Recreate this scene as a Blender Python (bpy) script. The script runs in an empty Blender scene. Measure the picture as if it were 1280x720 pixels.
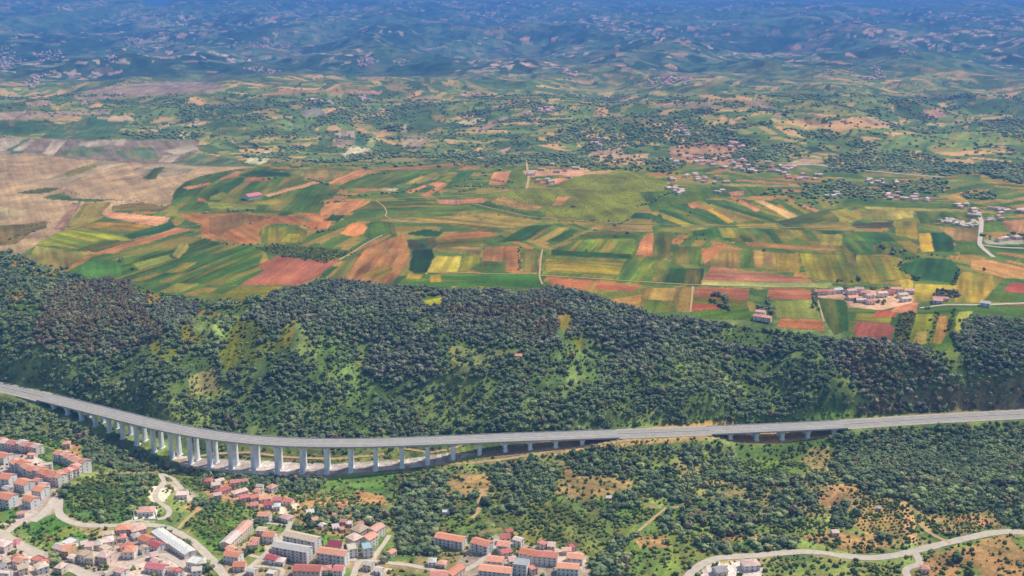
import bpy, bmesh, math, random
import numpy as np
random.seed(7)
rng = np.random.default_rng(11)
scene = bpy.context.scene
COL = scene.collection
R = math.radians

# ------------------------------------------------------------------ camera
CAM = np.array([0.0, 0.0, 500.0])
PITCH = R(15.5)
F = 640.0 / math.tan(R(25.0))          # focal length in photo pixels (1280 wide)
CP, SP = math.cos(PITCH), math.sin(PITCH)

def project(P):
    """world -> photo pixel (1280x720)"""
    d = np.asarray(P, float) - CAM
    depth = d[..., 1] * CP - d[..., 2] * SP
    up = d[..., 1] * SP + d[..., 2] * CP
    depth = np.maximum(depth, 1.0)
    return 640 + F * d[..., 0] / depth, 360 - F * up / depth

def ray(u, v):
    x = (np.asarray(u, float) - 640) / F
    y = (360 - np.asarray(v, float)) / F
    return np.stack([x, CP + y * SP, -SP + y * CP], -1)

def on_plane(u, v, z):
    r = ray(u, v)
    t = (np.asarray(z, float) - 500.0) / r[..., 2]
    return CAM + r * t[..., None]

# ------------------------------------------------------------------ noise
def _hash(ix, iy, seed):
    h = (ix.astype(np.int64) * 374761393 + iy.astype(np.int64) * 668265263 + seed * 974634777) & 0xffffffff
    h = ((h ^ (h >> 13)) * 1274126177) & 0xffffffff
    h = ((h ^ (h >> 16)) * 2246822519) & 0xffffffff
    h = h ^ (h >> 15)
    return (h & 0xffffff) / float(0x1000000)

def vnoise(x, y, seed=0):
    x = np.asarray(x, float); y = np.asarray(y, float)
    ix = np.floor(x); iy = np.floor(y)
    fx = x - ix; fy = y - iy
    fx = fx * fx * (3 - 2 * fx); fy = fy * fy * (3 - 2 * fy)
    a = _hash(ix, iy, seed); b = _hash(ix + 1, iy, seed)
    c = _hash(ix, iy + 1, seed); d = _hash(ix + 1, iy + 1, seed)
    return (a * (1 - fx) + b * fx) * (1 - fy) + (c * (1 - fx) + d * fx) * fy

def fbm(x, y, seed=0, octv=4):
    s = 0; a = 0.5; t = 0
    for k in range(octv):
        s = s + a * vnoise(x, y, seed + k * 17); t += a
        x = np.asarray(x) * 2.03 + 13.7; y = np.asarray(y) * 2.03 + 7.1; a *= 0.5
    return s / t

def cells(x, y, seed):
    """nearest jittered-grid cell: id hash value arrays and distance"""
    ix = np.floor(x); iy = np.floor(y)
    best = np.full(x.shape, 1e9); bi = np.zeros(x.shape); bj = np.zeros(x.shape)
    for i in (-1, 0, 1):
        for j in (-1, 0, 1):
            cx = ix + i; cy = iy + j
            px = cx + 0.1 + 0.8 * _hash(cx, cy, seed); py = cy + 0.1 + 0.8 * _hash(cx, cy, seed + 1)
            d = (x - px) ** 2 + (y - py) ** 2
            m = d < best
            best = np.where(m, d, best); bi = np.where(m, cx, bi); bj = np.where(m, cy, bj)
    return bi, bj, best

def lin(c):
    c = np.asarray(c, float) / 255.0
    return np.where(c <= 0.04045, c / 12.92, ((c + 0.055) / 1.055) ** 2.4)

def inpoly(u, v, poly):
    c = np.zeros(u.shape, bool)
    n = len(poly)
    for i in range(n):
        x1, y1 = poly[i]; x2, y2 = poly[(i + 1) % n]
        if y1 == y2: continue
        m = ((y1 > v) != (y2 > v)) & (u < (x2 - x1) * (v - y1) / (y2 - y1) + x1)
        c ^= m
    return c

# ------------------------------------------------------------------ motorway line (deck level z = 22..27)
DECK_PX = [(-300,447),(-220,453),(-150,461),(-80,470),(-30,477),(0,483.5),(30,490),(60,497.5),(90,505),(120,512.5),(150,520),(180,527.5),(210,534.5),(240,540),
 (270,545),(300,548.5),(330,551.3),(365,553.2),(400,554.0),(450,554.0),(500,552.7),(560,550.4),(640,547),(700,545),(760,542.8),
 (850,539.5),(940,536),(1040,531.5),(1100,527.5),(1180,522.5),(1280,517.5),(1340,514.5),(1400,511.5),(1500,507),(1640,501)]
def deck_z(u):
    return 22.0 + 4.0 * max(0.0, min(1.0, (u - 700) / 500.0))
_d = np.array([on_plane(u, v, deck_z(u)) for u, v in DECK_PX])
_du = np.array([p[0] for p in DECK_PX], float)
# resample the line densely and smooth
_uu = np.arange(-300, 1641, 2.0)
DECK = np.stack([np.interp(_uu, _du, _d[:, k]) for k in range(3)], -1)
for _ in range(60):
    DECK[1:-1] = 0.25 * DECK[:-2] + 0.5 * DECK[1:-1] + 0.25 * DECK[2:]
def deck_at(u):
    return np.array([np.interp(u, _uu, DECK[:, k]) for k in range(3)])
def deck_dir(u):
    a = deck_at(u - 4); b = deck_at(u + 4); d = (b - a)[:2]; return d / np.linalg.norm(d)
# ground under the deck: height of the deck above ground
HT = [(-300,0.3),(30,0.3),(50,2),(72,7),(106,14),(140,20),(174,27),(217,34),(240,36),(300,34),(350,33),(408,32),(470,29),(502,27),(534,24),
      (566,19),(599,14.5),(631,12.5),(662,11.5),(694,10),(727,8),(758,3),(775,0.3),(880,0.3),(895,3),(911,8),(944,10.5),(976,11.5),(1008,10),(1041,6),(1055,0.3),(1640,0.3)]
def deck_height(u):
    return np.interp(u, [h[0] for h in HT], [h[1] for h in HT])

# ------------------------------------------------------------------ terrain height: thin plate spline through pixel/height pairs
CTRL = """-60,760,24 300,760,14 640,760,9 1000,760,11 1340,760,17
0,715,21 160,715,15 300,710,10 450,715,7 640,715,7 760,715,7 900,710,11 1100,715,15 1280,715,19
0,650,18 100,655,11 200,650,7 300,655,4 430,655,2 530,660,-2 640,650,5 760,650,6 900,660,11 1050,660,18 1200,650,24 1280,650,26
0,600,20 60,575,19 120,600,11 200,600,2 300,600,-7 400,604,-10 500,600,-6 600,600,4 700,595,9 850,585,13 1000,595,17 1150,590,21 1280,590,23
60,470,36 200,505,28 330,568,-5 470,564,-3 560,548,8 640,541,22 760,534,28 900,528,28 1000,523,29 1100,512,36 1280,498,40
0,435,56 120,440,55 250,460,45 350,470,42 500,470,42 650,470,45 800,480,45 950,480,45 1100,475,55 1280,450,68
0,330,95 60,345,93 130,365,88 250,385,84 330,385,85 420,366,92 520,377,90 680,375,90 800,396,84 950,414,80 1060,435,78 1180,442,78 1280,420,82
0,290,84 100,320,92 220,340,92 350,340,93 500,330,92 650,330,91 800,340,88 950,360,86 1100,380,84 1250,380,86
0,240,78 100,250,80 240,260,94 330,280,97 450,280,95 600,280,94 750,290,92 900,300,88 1050,310,86 1250,320,86
0,200,78 150,205,78 300,215,101 450,215,99 600,215,99 760,220,100 900,240,90 1050,250,84 1250,260,84
0,165,60 200,165,60 400,170,56 600,170,52 800,190,78 950,205,80 1150,200,65 1280,200,70
0,130,70 200,125,75 400,118,88 600,118,84 750,130,52 850,125,80 1000,125,85 1150,145,60 1280,150,60
0,95,0 200,98,15 350,104,-20 600,104,-25 850,97,10 1100,110,20 1280,110,20
0,60,30 300,60,20 600,60,10 900,60,20 1280,60,30
0,25,110 400,25,100 800,25,90 1280,25,110
-200,-9,290 60,-8,285 130,-4,270 197,6,215 262,-5,275 400,-9,290 800,-10,300 1280,-10,290 1480,-10,290"""
cps = []
for tok in CTRL.split():
    u, v, z = map(float, tok.split(','))
    cps.append(on_plane(u, v, z))
for u in (50,72,106,140,174,217,260,300,350,408,450,502,534,566,599,640,694,727,775,830,880,911,944,976,1008,1041,1070,1130,1200,1280,1340,1450,1580,0,-40,-120,-220):
    p = deck_at(u).copy(); p[2] -= deck_height(u); cps.append(p)
cps = np.array(cps)
def tcoord(x, y):
    y = np.maximum(y, 120.0)
    return np.stack([np.clip(x / y, -0.75, 0.75) * 1.6, np.log(y)], -1)
_tc = tcoord(cps[:, 0], cps[:, 1])
def _U(r2):
    return r2 * np.log(r2 + 1e-9)
def _tps_fit(tc, z, lam=2e-4):
    n = len(tc)
    K = _U(((tc[:, None] - tc[None]) ** 2).sum(-1)) + lam * np.eye(n)
    P = np.concatenate([np.ones((n, 1)), tc], 1)
    A = np.zeros((n + 3, n + 3)); A[:n, :n] = K; A[:n, n:] = P; A[n:, :n] = P.T
    b = np.zeros(n + 3); b[:n] = z
    return np.linalg.solve(A, b)
_w = _tps_fit(_tc, cps[:, 2])
def H0(x, y):
    x = np.asarray(x, float).ravel(); y = np.asarray(y, float).ravel()
    out = np.empty(len(x))
    for s in range(0, len(x), 60000):
        t = tcoord(x[s:s + 60000], y[s:s + 60000])
        d2 = ((t[:, None, 0] - _tc[None, :, 0]) ** 2 + (t[:, None, 1] - _tc[None, :, 1]) ** 2)
        out[s:s + 60000] = _U(d2) @ _w[:-3] + _w[-3] + t @ _w[-2:]
    return out
def smooth01(a, b, x):
    t = np.clip((x - a) / (b - a), 0, 1); return t * t * (3 - 2 * t)
_lineXY = DECK[::4, :2]; _lineZ = DECK[::4, 2]; _lineU = _uu[::4]; _lineH = deck_height(_lineU)
def HH(x, y):
    """ground height at world x, y"""
    shp = np.shape(x)
    x = np.asarray(x, float).ravel(); y = np.asarray(y, float).ravel()
    z = H0(x, np.clip(y, 700, 27000))
    far = smooth01(3800, 7500, y)
    rid = 1 - np.abs(2 * fbm(x / 1900.0, y / 2900.0, 5, 4) - 1)
    end = 1 - smooth01(15500, 20000, y)
    rid2 = 1 - np.abs(2 * fbm(x / 620.0 + 7.3, y / 900.0, 6, 4) - 1)
    z = z + far * end * ((rid - 0.72) * 270 + (rid2 - 0.7) * 95 + (fbm(x / 420.0, y / 520.0, 9, 3) - 0.5) * 70 + (fbm(x / 140.0, y / 240.0, 12, 2) - 0.5) * 14)
    mid = smooth01(2650, 3500, y) * (1 - far)
    z = z + mid * ((fbm(x / 480.0, y / 700.0, 31, 4) - 0.5) * (60 + 60 * smooth01(200, 900, x)) + (rid2 - 0.7) * 75)
    z = z + (fbm(x / 130.0, y / 130.0, 3, 3) - 0.5) * np.where(y < 1600, 5.0, 7.0) * smooth01(700, 900, y) * (1 - far)
    spur = smooth01(1060, 1120, y) * (1 - smooth01(1500, 1600, y)) * smooth01(26, 44, z) * (1 - smooth01(64, 82, z))
    z = z + spur * ((1 - np.abs(2 * fbm(x / 170.0, y / 330.0, 23, 3) - 1)) - 0.74) * 62
    gap = np.exp(-(((x / np.maximum(y, 100)) + 0.3125) / 0.0135) ** 4) * smooth01(12000, 19000, y)      # a saddle in the last ridge
    z = z - np.maximum(z - 88, 0) * gap
    z = np.where(y > 24500, z - (y - 24500) * 0.08, z)
    # the motorway: benched where it runs on the ground, kept clear below the viaducts
    m = (y > 900) & (y < 1700) & (np.abs(x) < 1100)
    if m.any():
        xi = x[m]; yi = y[m]
        d2 = (xi[:, None] - _lineXY[None, :, 0]) ** 2 + (yi[:, None] - _lineXY[None, :, 1]) ** 2
        k = d2.argmin(1); d = np.sqrt(d2[np.arange(len(k)), k])
        hgt = _lineH[k]; target = _lineZ[k] - np.maximum(hgt, 0.35)
        wgt = np.where(hgt < 0.5, 1 - smooth01(15, 34, d), (1 - smooth01(14, 40, d)) * 0.9)
        z[m] = z[m] * (1 - wgt) + target * wgt
    return z.reshape(shp)

def to_ground(u, v):
    """first hit of the pixel's ray with the terrain (world position)"""
    u = np.atleast_1d(np.asarray(u, float)); v = np.atleast_1d(np.asarray(v, float))
    r = ray(u, v); r = r / r[:, 1:2]
    ts = np.concatenate([np.arange(760, 1700, 12.0), np.geomspace(1700, 26000, 160)])
    lo = np.full(len(u), 700.0); hi = np.full(len(u), 26000.0); done = np.zeros(len(u), bool)
    prev = 700.0
    for t in ts:
        a = ~done
        if not a.any(): break
        P = CAM + r[a] * t
        hit = P[:, 2] < HH(P[:, 0], P[:, 1])
        idx = np.where(a)[0][hit]
        lo[idx] = prev; hi[idx] = t; done[idx] = True
        prev = t
    for _ in range(14):
        mid = 0.5 * (lo + hi)
        P = CAM + r * mid[:, None]
        below = P[:, 2] < HH(P[:, 0], P[:, 1])
        hi = np.where(below, mid, hi); lo = np.where(below, lo, mid)
    P = CAM + r * hi[:, None]
    P[:, 2] = HH(P[:, 0], P[:, 1])
    return P
# ------------------------------------------------------------------ ground colours (surface colours of soils and crops, as polygons on the map)
# each entry: colour (sRGB 0-255), outline, streak strength, label or None
G = []
def g(col, pts, st=0.5, label=None, stripes=None):
    G.append((col, [tuple(map(float, p.split(','))) for p in pts.split()], st, label, stripes))
BROWN=(194,162,130); GRN=(86,110,46); DGRN=(60,92,48); TEAL=(78,112,78); TAN=(172,146,86); ORG=(188,130,82); SAL=(198,140,100); RED=(168,118,92); YEL=(182,152,58); PALE=(172,176,110); CREAM=(208,190,150); OLV=(132,134,66)
# --- the upper left green fields and the stripes below them
g(TEAL,"-40,150 60,150 75,157 35,170 -40,168",.4,"wide blue-green field at the left edge, far behind the brown ploughland")
g(TEAL,"50,172 75,156 130,143 165,146 155,160 135,170 70,175",.4,"wide blue-green field with a slanting left side, behind the brown ploughland")
g((150,128,112),"-40,175 40,173 100,174 150,175 250,176 245,190 215,206 170,203 100,199 40,192 -40,196",.4)
g((192,172,146),"-40,170 42,174 8,188 -40,189",.3)
g((192,172,146),"15,188 36,175 44,175 27,189",.3)
g((100,128,98),"5,189 16,188 38,174 32,174",.3)
g((192,172,146),"52,194 66,175 84,175 66,195",.3)
g((110,128,98),"84,186 100,183 128,182 132,192 104,196 74,195",.5)
g((192,172,146),"100,176 158,174 154,182 134,181 116,185 99,182",.3)
g((95,125,95),"138,190 190,183 200,200 160,198",.5)
g((196,176,146),"205,189 240,181 248,186 222,194",.3)
g((96,124,92),"222,203 236,190 262,194 300,200 300,206 240,206",.5)
g((196,176,146),"198,202 205,194 226,194 213,204",.3)
g((75,118,85),"8,198 14,190 30,188 28,193 12,199",.2)
g((84,124,92),"193,173 200,160 228,158 218,173",.4)
g((214,196,152),"218,175 228,165 238,165 235,173",.2,"small cream stubble field at the far end of the ploughland")
g((205,180,145),"238,158 244,145 249,150 245,158",.2)
g((208,200,156),"306,203 318,191 345,188 333,203 325,206",.3,"pale cream stubble field behind the rolling orange fields")
g((80,118,78),"395,184 405,164 418,163 416,183",.4)
g((178,156,130),"418,183 420,163 444,164 442,184",.3)
g((78,118,92),"443,182 447,168 460,168 456,182",.3)
g((176,190,130),"458,182 462,170 474,172 466,184",.3)
g((216,200,166),"428,194 440,183 464,185 450,196 436,198",.2)
g((118,146,92),"310,162 325,149 345,150 338,163",.3)
g((112,142,92),"350,163 358,150 385,147 392,163",.3)
g((150,138,128),"376,138 395,134 408,140 400,146 380,145",.2)
g((192,146,112),"318,120 350,113 410,112 478,114 478,118 400,115 340,119",.2)
g((182,150,118),"498,126 540,118 546,121 505,128",.2); g((182,150,118),"574,117 600,114 604,120 580,121",.2)
g((196,160,120),"612,134 640,129 682,132 640,136",.2); g((206,182,136),"568,153 600,147 606,150 590,157",.2)
g((204,178,136),"493,164 508,155 509,166",.2); g((188,150,128),"592,163 632,146 637,148 600,166",.2)
g((190,160,130),"500,170 540,172 520,190 505,186",.5); g((196,160,132),"600,196 640,183 632,192 612,196",.3)
g((204,168,130),"738,186 775,184 782,196 770,205 735,200",.3)
g((196,146,112),"835,185 880,175 915,180 940,205 880,206 840,200",.4); g((170,140,120),"800,133 880,128 930,124 960,128 978,142 975,150 960,136 930,130 860,136",.4)
g((200,160,120),"770,194 812,192 806,206 772,206",.3)
g((206,168,130),"980,206 1005,198 1030,199 1024,204 990,207",.3,"pale tan field beside the far woodland")
g((196,160,120),"1070,148 1090,145 1118,155 1110,160 1085,156",.3); g((196,150,120),"1152,138 1172,136 1186,146 1162,149",.3)
g((120,150,82),"1150,170 1200,160 1280,155 1340,160 1340,180 1230,182 1190,184",.6)
g((110,142,86),"1080,190 1110,170 1160,165 1180,175 1150,188 1100,198",.5)
g((170,146,122),"90,120 130,109 200,102 268,103 286,112 240,118 160,121 100,127",.3); g((188,160,132),"-40,142 40,138 70,146 20,150 -40,149",.3); g((186,156,130),"30,126 60,124 70,132 36,134",.3); g((180,150,126),"100,128 112,126 116,130 104,133",.2); g((176,150,124),"60,140 130,138 140,142 70,147",.3)
g((196,166,130),"120,147 160,144 170,150 140,152",.2); g((110,140,84),"160,140 220,132 262,136 250,146 190,148",.3); g((204,178,140),"186,162 216,153 218,156 192,165",.2)
# --- brown bare plateau on the left
g(BROWN,"-60,196 40,191 100,199 170,203 250,207 300,208 330,209 290,213 255,219 232,227 218,240 214,255 190,262 150,262 128,267 105,281 76,289 46,306 22,320 -60,330",.12,"bare grey-brown ploughland covering the rise at the left edge")
g((192,168,134),"-40,257 35,261 22,275 -40,276",.3); g((188,164,136),"45,228 85,214 130,200 165,203 130,212 95,225 75,233",.3)
g((180,158,132),"165,212 192,203 250,207 235,216 205,222",.3)
g((132,142,108),"80,286 105,254 140,252 126,268 104,283",.4); g((166,132,110),"66,286 90,254 102,252 80,288",.3)
g((86,114,82),"178,224 193,210 206,208 194,224",.3,"dark green oblong in the middle of the bare ploughland")
g((108,126,92),"24,240 60,234 75,236 60,241 28,243",.4); g((100,122,90),"54,246 80,240 90,248 140,249 120,253 60,249",.4)
g((120,124,98),"140,257 175,253 212,259 200,265 140,263",.4); g((108,112,90),"-40,285 30,280 60,275 40,290 20,305 -40,312",.5)
g((120,130,96),"80,216 118,205 122,208 85,222",.4); g((110,118,95),"30,285 60,277 58,285 30,292",.3)
# --- rolling green and orange fields
g((84,118,62),"214,254 218,240 232,227 262,218 292,212 330,208 352,212 405,220 425,236 405,262 330,264 222,263",.6)
g(SAL,"229,234 262,228 266,231 236,237",.3); g(SAL,"272,225 296,213 304,214 294,221 276,226",.3)
g((56,96,58),"298,219 318,213 350,213 364,218 362,221 318,222",.4)
g((60,100,60),"262,244 300,222 312,224 285,240 268,246",.4)
g(ORG,"304,225 310,221 338,221 332,227 306,227",.3,"small brick-orange field with trees at its right end, on the green rise")
g((206,156,118),"330,243 396,226 402,228 336,246",.2)
g((160,156,72),"262,246 280,239 290,247 300,250 262,250",.3); g((176,156,70),"318,252 345,248 356,251 340,256 300,256",.3); g((150,148,72),"258,252 285,254 322,258 318,262 262,260",.3)
g(ORG,"246,246 258,250 259,254 248,252",.2)
g((150,142,84),"340,214 372,212 420,214 412,226 395,226 380,220 364,217",.5)
g(ORG,"222,268 240,265 262,264 300,266 330,269 380,266 416,268 430,274 416,278 408,285 388,287 376,281 345,280 330,282 324,290 327,302 318,305 290,305 268,300 254,297 249,288 252,280 238,277",.55,"bare orange field wrapped round a green hollow")
g((160,118,74),"262,272 300,266 340,272 310,280 285,288 275,296 262,292",.4)
g((120,138,62),"328,284 372,282 384,289 382,304 345,307 326,303",.6,"green and yellow hollow half ringed by the bare orange field")
g((186,168,60),"352,302 360,292 374,293 372,304",.3)
g((90,122,66),"222,263 330,264 420,262 418,267 330,266 222,267",.3)
g((62,102,62),"345,268 362,264 368,267 352,270",.2)
g((92,118,76),"320,312 340,306 400,310 442,312 432,321 396,326 368,325 338,319",.3)
g((178,116,90),"346,320 395,325 427,323 398,345 372,357 296,357 331,338 322,332",.2,"brick red bare field with a notched corner above the grey trees")
g((140,152,70),"296,358 357,357 335,373 270,373",.4)
g((226,168,132),"126,266 135,264 212,272 210,277 195,282 175,280 132,271",.3,"pale salmon field on the slope below the bare ploughland")
g((186,142,54),"104,283 125,277 178,280 196,284 152,291",.4,"mustard ochre field between the salmon field and a blue-green strip")
g((66,116,92),"152,294 215,277 220,283 212,288 165,299 158,297",.2,"narrow blue-green strip pointing at the orange field")
g(SAL,"118,315 180,298 218,285 242,286 215,294 140,316",.3,"long narrow salmon strip across the green slope")
g((126,150,58),"45,305 75,289 107,284 150,294 165,300 120,313 90,311",.7,"bright yellow-green field below the mustard field")
g((92,110,58),"95,312 130,300 160,300 170,301 120,315",.4)
g((164,150,84),"38,320 45,307 85,313 112,317 100,331 70,343 40,343",.6)
g((80,118,58),"107,319 150,316 222,293 250,297 268,302 320,306 330,318 322,332 331,338 297,357 200,353 110,350 86,341",.8,"big streaky green field left of the brick red field")
g((176,160,60),"203,341 228,328 248,327 226,341",.4); g((164,146,84),"215,320 224,305 234,304 236,311 222,323",.4); g((150,150,66),"165,330 210,318 216,324 175,338",.5)
g((78,128,84),"88,341 105,326 150,325 152,345 110,350",.3)
g((178,140,76),"75,343 100,322 118,318 104,330",.3)
# --- back edge of the plateau
g((188,138,94),"440,216 470,211 580,203 586,207 500,213 470,216",.3,"long orange strip along the back edge of the plateau")
g((164,138,82),"380,212 445,213 412,226 380,226",.4); g((202,146,102),"408,229 445,213 470,213 445,223 415,231",.3)
g((88,122,66),"420,234 445,223 480,213 535,212 500,230 470,237",.4)
g((174,182,120),"504,230 526,219 532,221 513,231",.3); g((166,148,88),"518,227 550,215 560,214 545,224 522,230",.3)
g((70,112,72),"492,241 530,229 527,234 505,243",.3)
g(SAL,"503,240 530,231 534,233 512,242",.3); g(SAL,"524,245 556,228 559,232 546,239 535,245",.3); g(SAL,"533,231 548,227 558,229 549,235 540,232",.3)
g((126,150,70),"545,226 562,218 570,220 556,227",.3); g((80,122,92),"560,231 574,213 594,213 580,227",.3,"blue-green field behind the small copse on the plateau")
g((204,144,98),"400,263 410,252 466,251 440,269 400,269",.4); g((206,150,102),"400,252 440,240 451,242 420,251 405,256",.3)
g(SAL,"444,236 475,236 470,239 446,240",.3); g((200,160,130),"475,236 500,235 494,239 478,240",.2); g((200,190,170),"482,237 492,235 490,239 482,239",.1)
g((56,98,62),"404,276 415,268 430,269 422,277",.2); g((204,136,86),"385,278 416,276 410,287 385,287",.3)
g((206,140,88),"424,291 440,278 452,279 460,284 455,292 445,297 428,293",.3,"orange bare block standing between green fields above the tan slope")
g((84,120,58),"455,295 462,281 490,276 496,290 470,300",.5)
g((96,126,58),"436,266 465,252 580,248 602,261 560,268 520,270 480,265",.7)
g((168,142,74),"470,273 560,270 602,266 690,272 662,283 600,288 560,280 480,278",.8)
g((54,100,60),"508,292 530,286 554,290 548,296 520,295",.2)
g(ORG,"545,301 560,292 600,288 622,291 612,297 585,301",.4)
g((188,132,84),"428,350 455,312 490,297 507,292 510,303 513,315 508,332 490,354 466,354",.7,"broad orange-brown field sloping down to the grey trees, ribbed with furrows")
g((150,130,66),"404,350 440,318 462,306 452,316 428,350",.6); g((120,124,58),"450,345 480,330 492,336 476,350",.5)
g((48,84,52),"511,337 515,312 540,310 543,320 533,341 520,342",.3,"very dark green field beside the broad orange-brown one")
g((104,100,58),"508,300 545,296 550,310 512,312",.6)
g((170,182,112),"532,342 546,319 577,320 573,339",.35,"pale green field with a cream front edge beside a very dark one")
g((134,152,78),"574,339 577,320 600,318 597,331 584,340",.4); g((164,140,84),"540,313 545,307 603,308 600,318",.6)
g((112,124,60),"545,300 605,296 606,308 546,309",.5)
g((186,130,80),"601,327 605,308 646,307 651,318 650,338 632,339 630,327",.5,"orange-brown field enclosed by a dark hedge on its right")
g((80,112,60),"598,340 601,327 630,327 632,339",.4)
g((132,130,58),"651,312 673,312 673,341 654,340",.6)
g((76,126,62),"490,360 508,345 545,342 673,342 680,360 620,358 560,358",.4,"long bright green strip above the dark grey trees")
g(YEL,"510,342 530,343 529,348 508,348",.3); g(YEL,"538,345 552,343 552,353 537,353",.3)
g((150,170,80),"527,376 555,371 556,378 540,384",.3)
g((104,134,58),"676,325 693,309 702,300 792,298 797,320 832,322 810,356 752,353 678,343",.9,"wide field striped in light and dark green, in the middle of the plateau")
g((58,98,52),"690,312 790,318 789,324 690,319",.3); g((140,146,64),"682,322 782,327 772,346 680,339",.9)
g((204,142,98),"795,319 800,301 808,292 816,291 816,321",.2,"upright orange oblong between two green fields")
g((88,110,56),"817,292 839,292 839,323 817,322",.4); g((94,126,58),"840,308 879,308 876,331 840,331",.6); g((60,94,48),"818,352 838,335 880,336 876,357",.4)
g((90,124,62),"815,330 838,323 834,340 820,352",.4)
g((198,130,86),"683,346 742,350 735,363 690,360",.3); g((198,126,86),"743,352 802,357 792,364 745,362",.3)
g((172,142,76),"800,388 803,360 870,358 865,390",.6); g((98,126,60),"802,389 806,374 842,376 846,391",.4)
g((72,114,64),"620,303 660,282 692,280 672,300",.8); g((160,144,74),"666,302 700,284 714,284 690,301",.5); g((66,108,60),"684,301 712,287 724,288 702,303",.3); g((166,146,80),"688,309 735,287 742,288 705,308",.4); g((80,116,62),"705,303 740,288 790,290 800,297 720,299",.5)
g((178,150,90),"752,285 760,280 815,281 816,290 770,290",.5)
# --- vineyard plateau in the middle
g((122,146,78),"700,226 740,214 800,213 836,230 834,240 808,258 772,279 700,276 688,266 640,262 600,246 640,238 700,236",.05,"dotted grey-green vineyard covering the middle of the far plateau")
g((204,146,106),"611,231 617,215 639,213 633,231",.2,"square orange field beside the small copse on the plateau")
g((106,136,76),"634,232 639,214 659,214 659,234 640,237",.2)
g((216,166,136),"652,213 732,210 742,217 725,220 700,219 660,221",.3); g((206,166,116),"728,215 776,212 756,218 730,219",.3); g((204,140,110),"664,229 700,222 716,222 692,231",.3)
g((202,148,102),"690,256 698,246 713,246 702,257",.2); g((190,150,98),"612,253 630,245 642,250 680,258 668,263 650,262 625,256",.5)
g((78,122,66),"580,255 600,250 640,262 684,268 676,276 640,271",.4)
g((206,140,108),"572,250 604,248 606,253 575,255",.3); g((206,150,130),"545,250 575,250 576,256 550,255",.3)
g((62,112,88),"788,273 793,266 813,266 814,274",.2,"small blue-green oblong at the corner of the vineyard"); g((168,146,74),"778,280 785,274 816,274 813,280",.3)
# --- the fan of strips on the right
g((120,140,64),"813,266 850,255 872,250 905,250 962,260 1002,270 962,279 920,283 826,285",.4,None,
  [(96,126,60),(150,150,74),(80,118,62),(168,148,80),(112,140,70),(70,110,60),(140,148,72)])
g((56,104,86),"821,268 826,267 832,278 828,279",.2); g((206,166,60),"882,262 891,261 921,276 910,279",.3,"yellow strip in the fan of narrow fields"); g(SAL,"858,256 872,253 878,258 866,261",.2)
g(SAL,"904,243 912,242 952,262 944,265",.3); g((216,176,126),"943,251 952,250 999,270 986,273",.2,"cream strip slanting through the fan of narrow fields"); g((152,130,76),"890,262 905,260 942,276 925,280",.3)
g((88,124,60),"965,250 985,250 1012,268 1000,270",.3); g((206,150,110),"998,256 1004,254 1026,264 1018,265",.2); g((150,160,100),"980,252 990,252 1015,266 1008,268",.3)
g((84,120,58),"800,240 850,238 905,232 1010,232 1010,244 900,246 850,255 815,265",.4)
g((204,150,116),"976,237 1008,237 1008,240 978,240",.2); g((204,150,116),"912,240 930,238 931,244 915,245",.2); g((176,158,88),"900,229 1008,231 1000,234 905,233",.3); g((196,140,110),"920,224 1010,230 1006,232 922,227",.3)
g((168,152,62),"1030,265 1058,261 1082,273 1060,279 1045,276",.5); g((80,104,54),"970,277 1035,262 1050,275 1040,287 985,286",.6); g((150,134,66),"1000,280 1060,276 1070,288 1010,290",.6)
g((176,152,70),"920,281 970,278 975,287 925,288",.4); g((92,84,58),"1065,279 1115,277 1118,284 1070,285",.4); g((196,150,90),"1080,287 1108,285 1112,289 1075,290",.2); g((150,140,66),"1085,262 1110,265 1115,276 1090,276",.4)
g((86,122,60),"1060,247 1200,252 1205,262 1110,262 1050,258",.4); g((176,160,90),"1080,258 1210,262 1205,265 1085,262",.2); g((172,180,134),"1108,263 1143,263 1142,272 1116,276",.4); g((186,152,84),"1170,245 1195,242 1214,252 1200,254",.3)
g((76,112,60),"1145,264 1215,268 1222,280 1180,278 1150,280",.4)
g((146,148,64),"1118,276 1146,278 1150,310 1120,308",.4)
g((212,174,58),"1147,291 1163,291 1168,314 1151,315",.2,"bright yellow field next to a deep green one"); g((56,104,66),"1163,291 1190,290 1193,315 1168,315",.3,"deep green field beside the bright yellow one")
g((160,128,84),"1172,284 1222,286 1222,302 1194,300",.4)
g((82,118,60),"1195,302 1222,303 1238,318 1200,318",.3); g((180,134,94),"1252,276 1300,272 1300,292 1262,291",.3); g((92,128,66),"1228,278 1250,276 1255,288 1229,290",.3)
g((80,124,66),"1228,306 1300,308 1300,314 1240,316",.2); g((188,180,164),"1228,299 1275,297 1280,305 1235,306",.3)
g((88,118,58),"840,292 900,284 1100,290 1150,300 1145,320 1000,316 900,300",.5,None,[(96,126,60),(80,118,62),(150,148,70),(112,136,64),(72,108,58)])
g((176,140,76),"880,312 925,312 926,335 880,331",.5); g((198,138,88),"876,311 905,306 906,311 880,330",.3); g((78,112,56),"924,312 941,312 943,335 926,335",.4); g((170,136,76),"941,312 970,316 971,338 943,335",.6); g((184,158,60),"970,316 999,316 999,341 972,340",.4,"mustard yellow block in the row of fields above the furrowed red one")
g((186,140,82),"930,302 1040,309 1050,314 1000,313 935,308",.4,"long thin orange strip above the mustard block")
g((132,144,64),"1000,316 1070,318 1125,322 1142,347 1060,357 1008,347",.6); g((70,104,56),"1050,312 1072,316 1070,330 1056,328",.4)
g((164,148,70),"1026,293 1053,293 1053,307 1026,306",.3); g((74,104,54),"1090,306 1122,308 1120,318 1090,316",.4)
g((176,116,94),"876,353 889,332 1005,347 1022,353",.75,"long furrowed red field tapering to the right above a pale strip")
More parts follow.
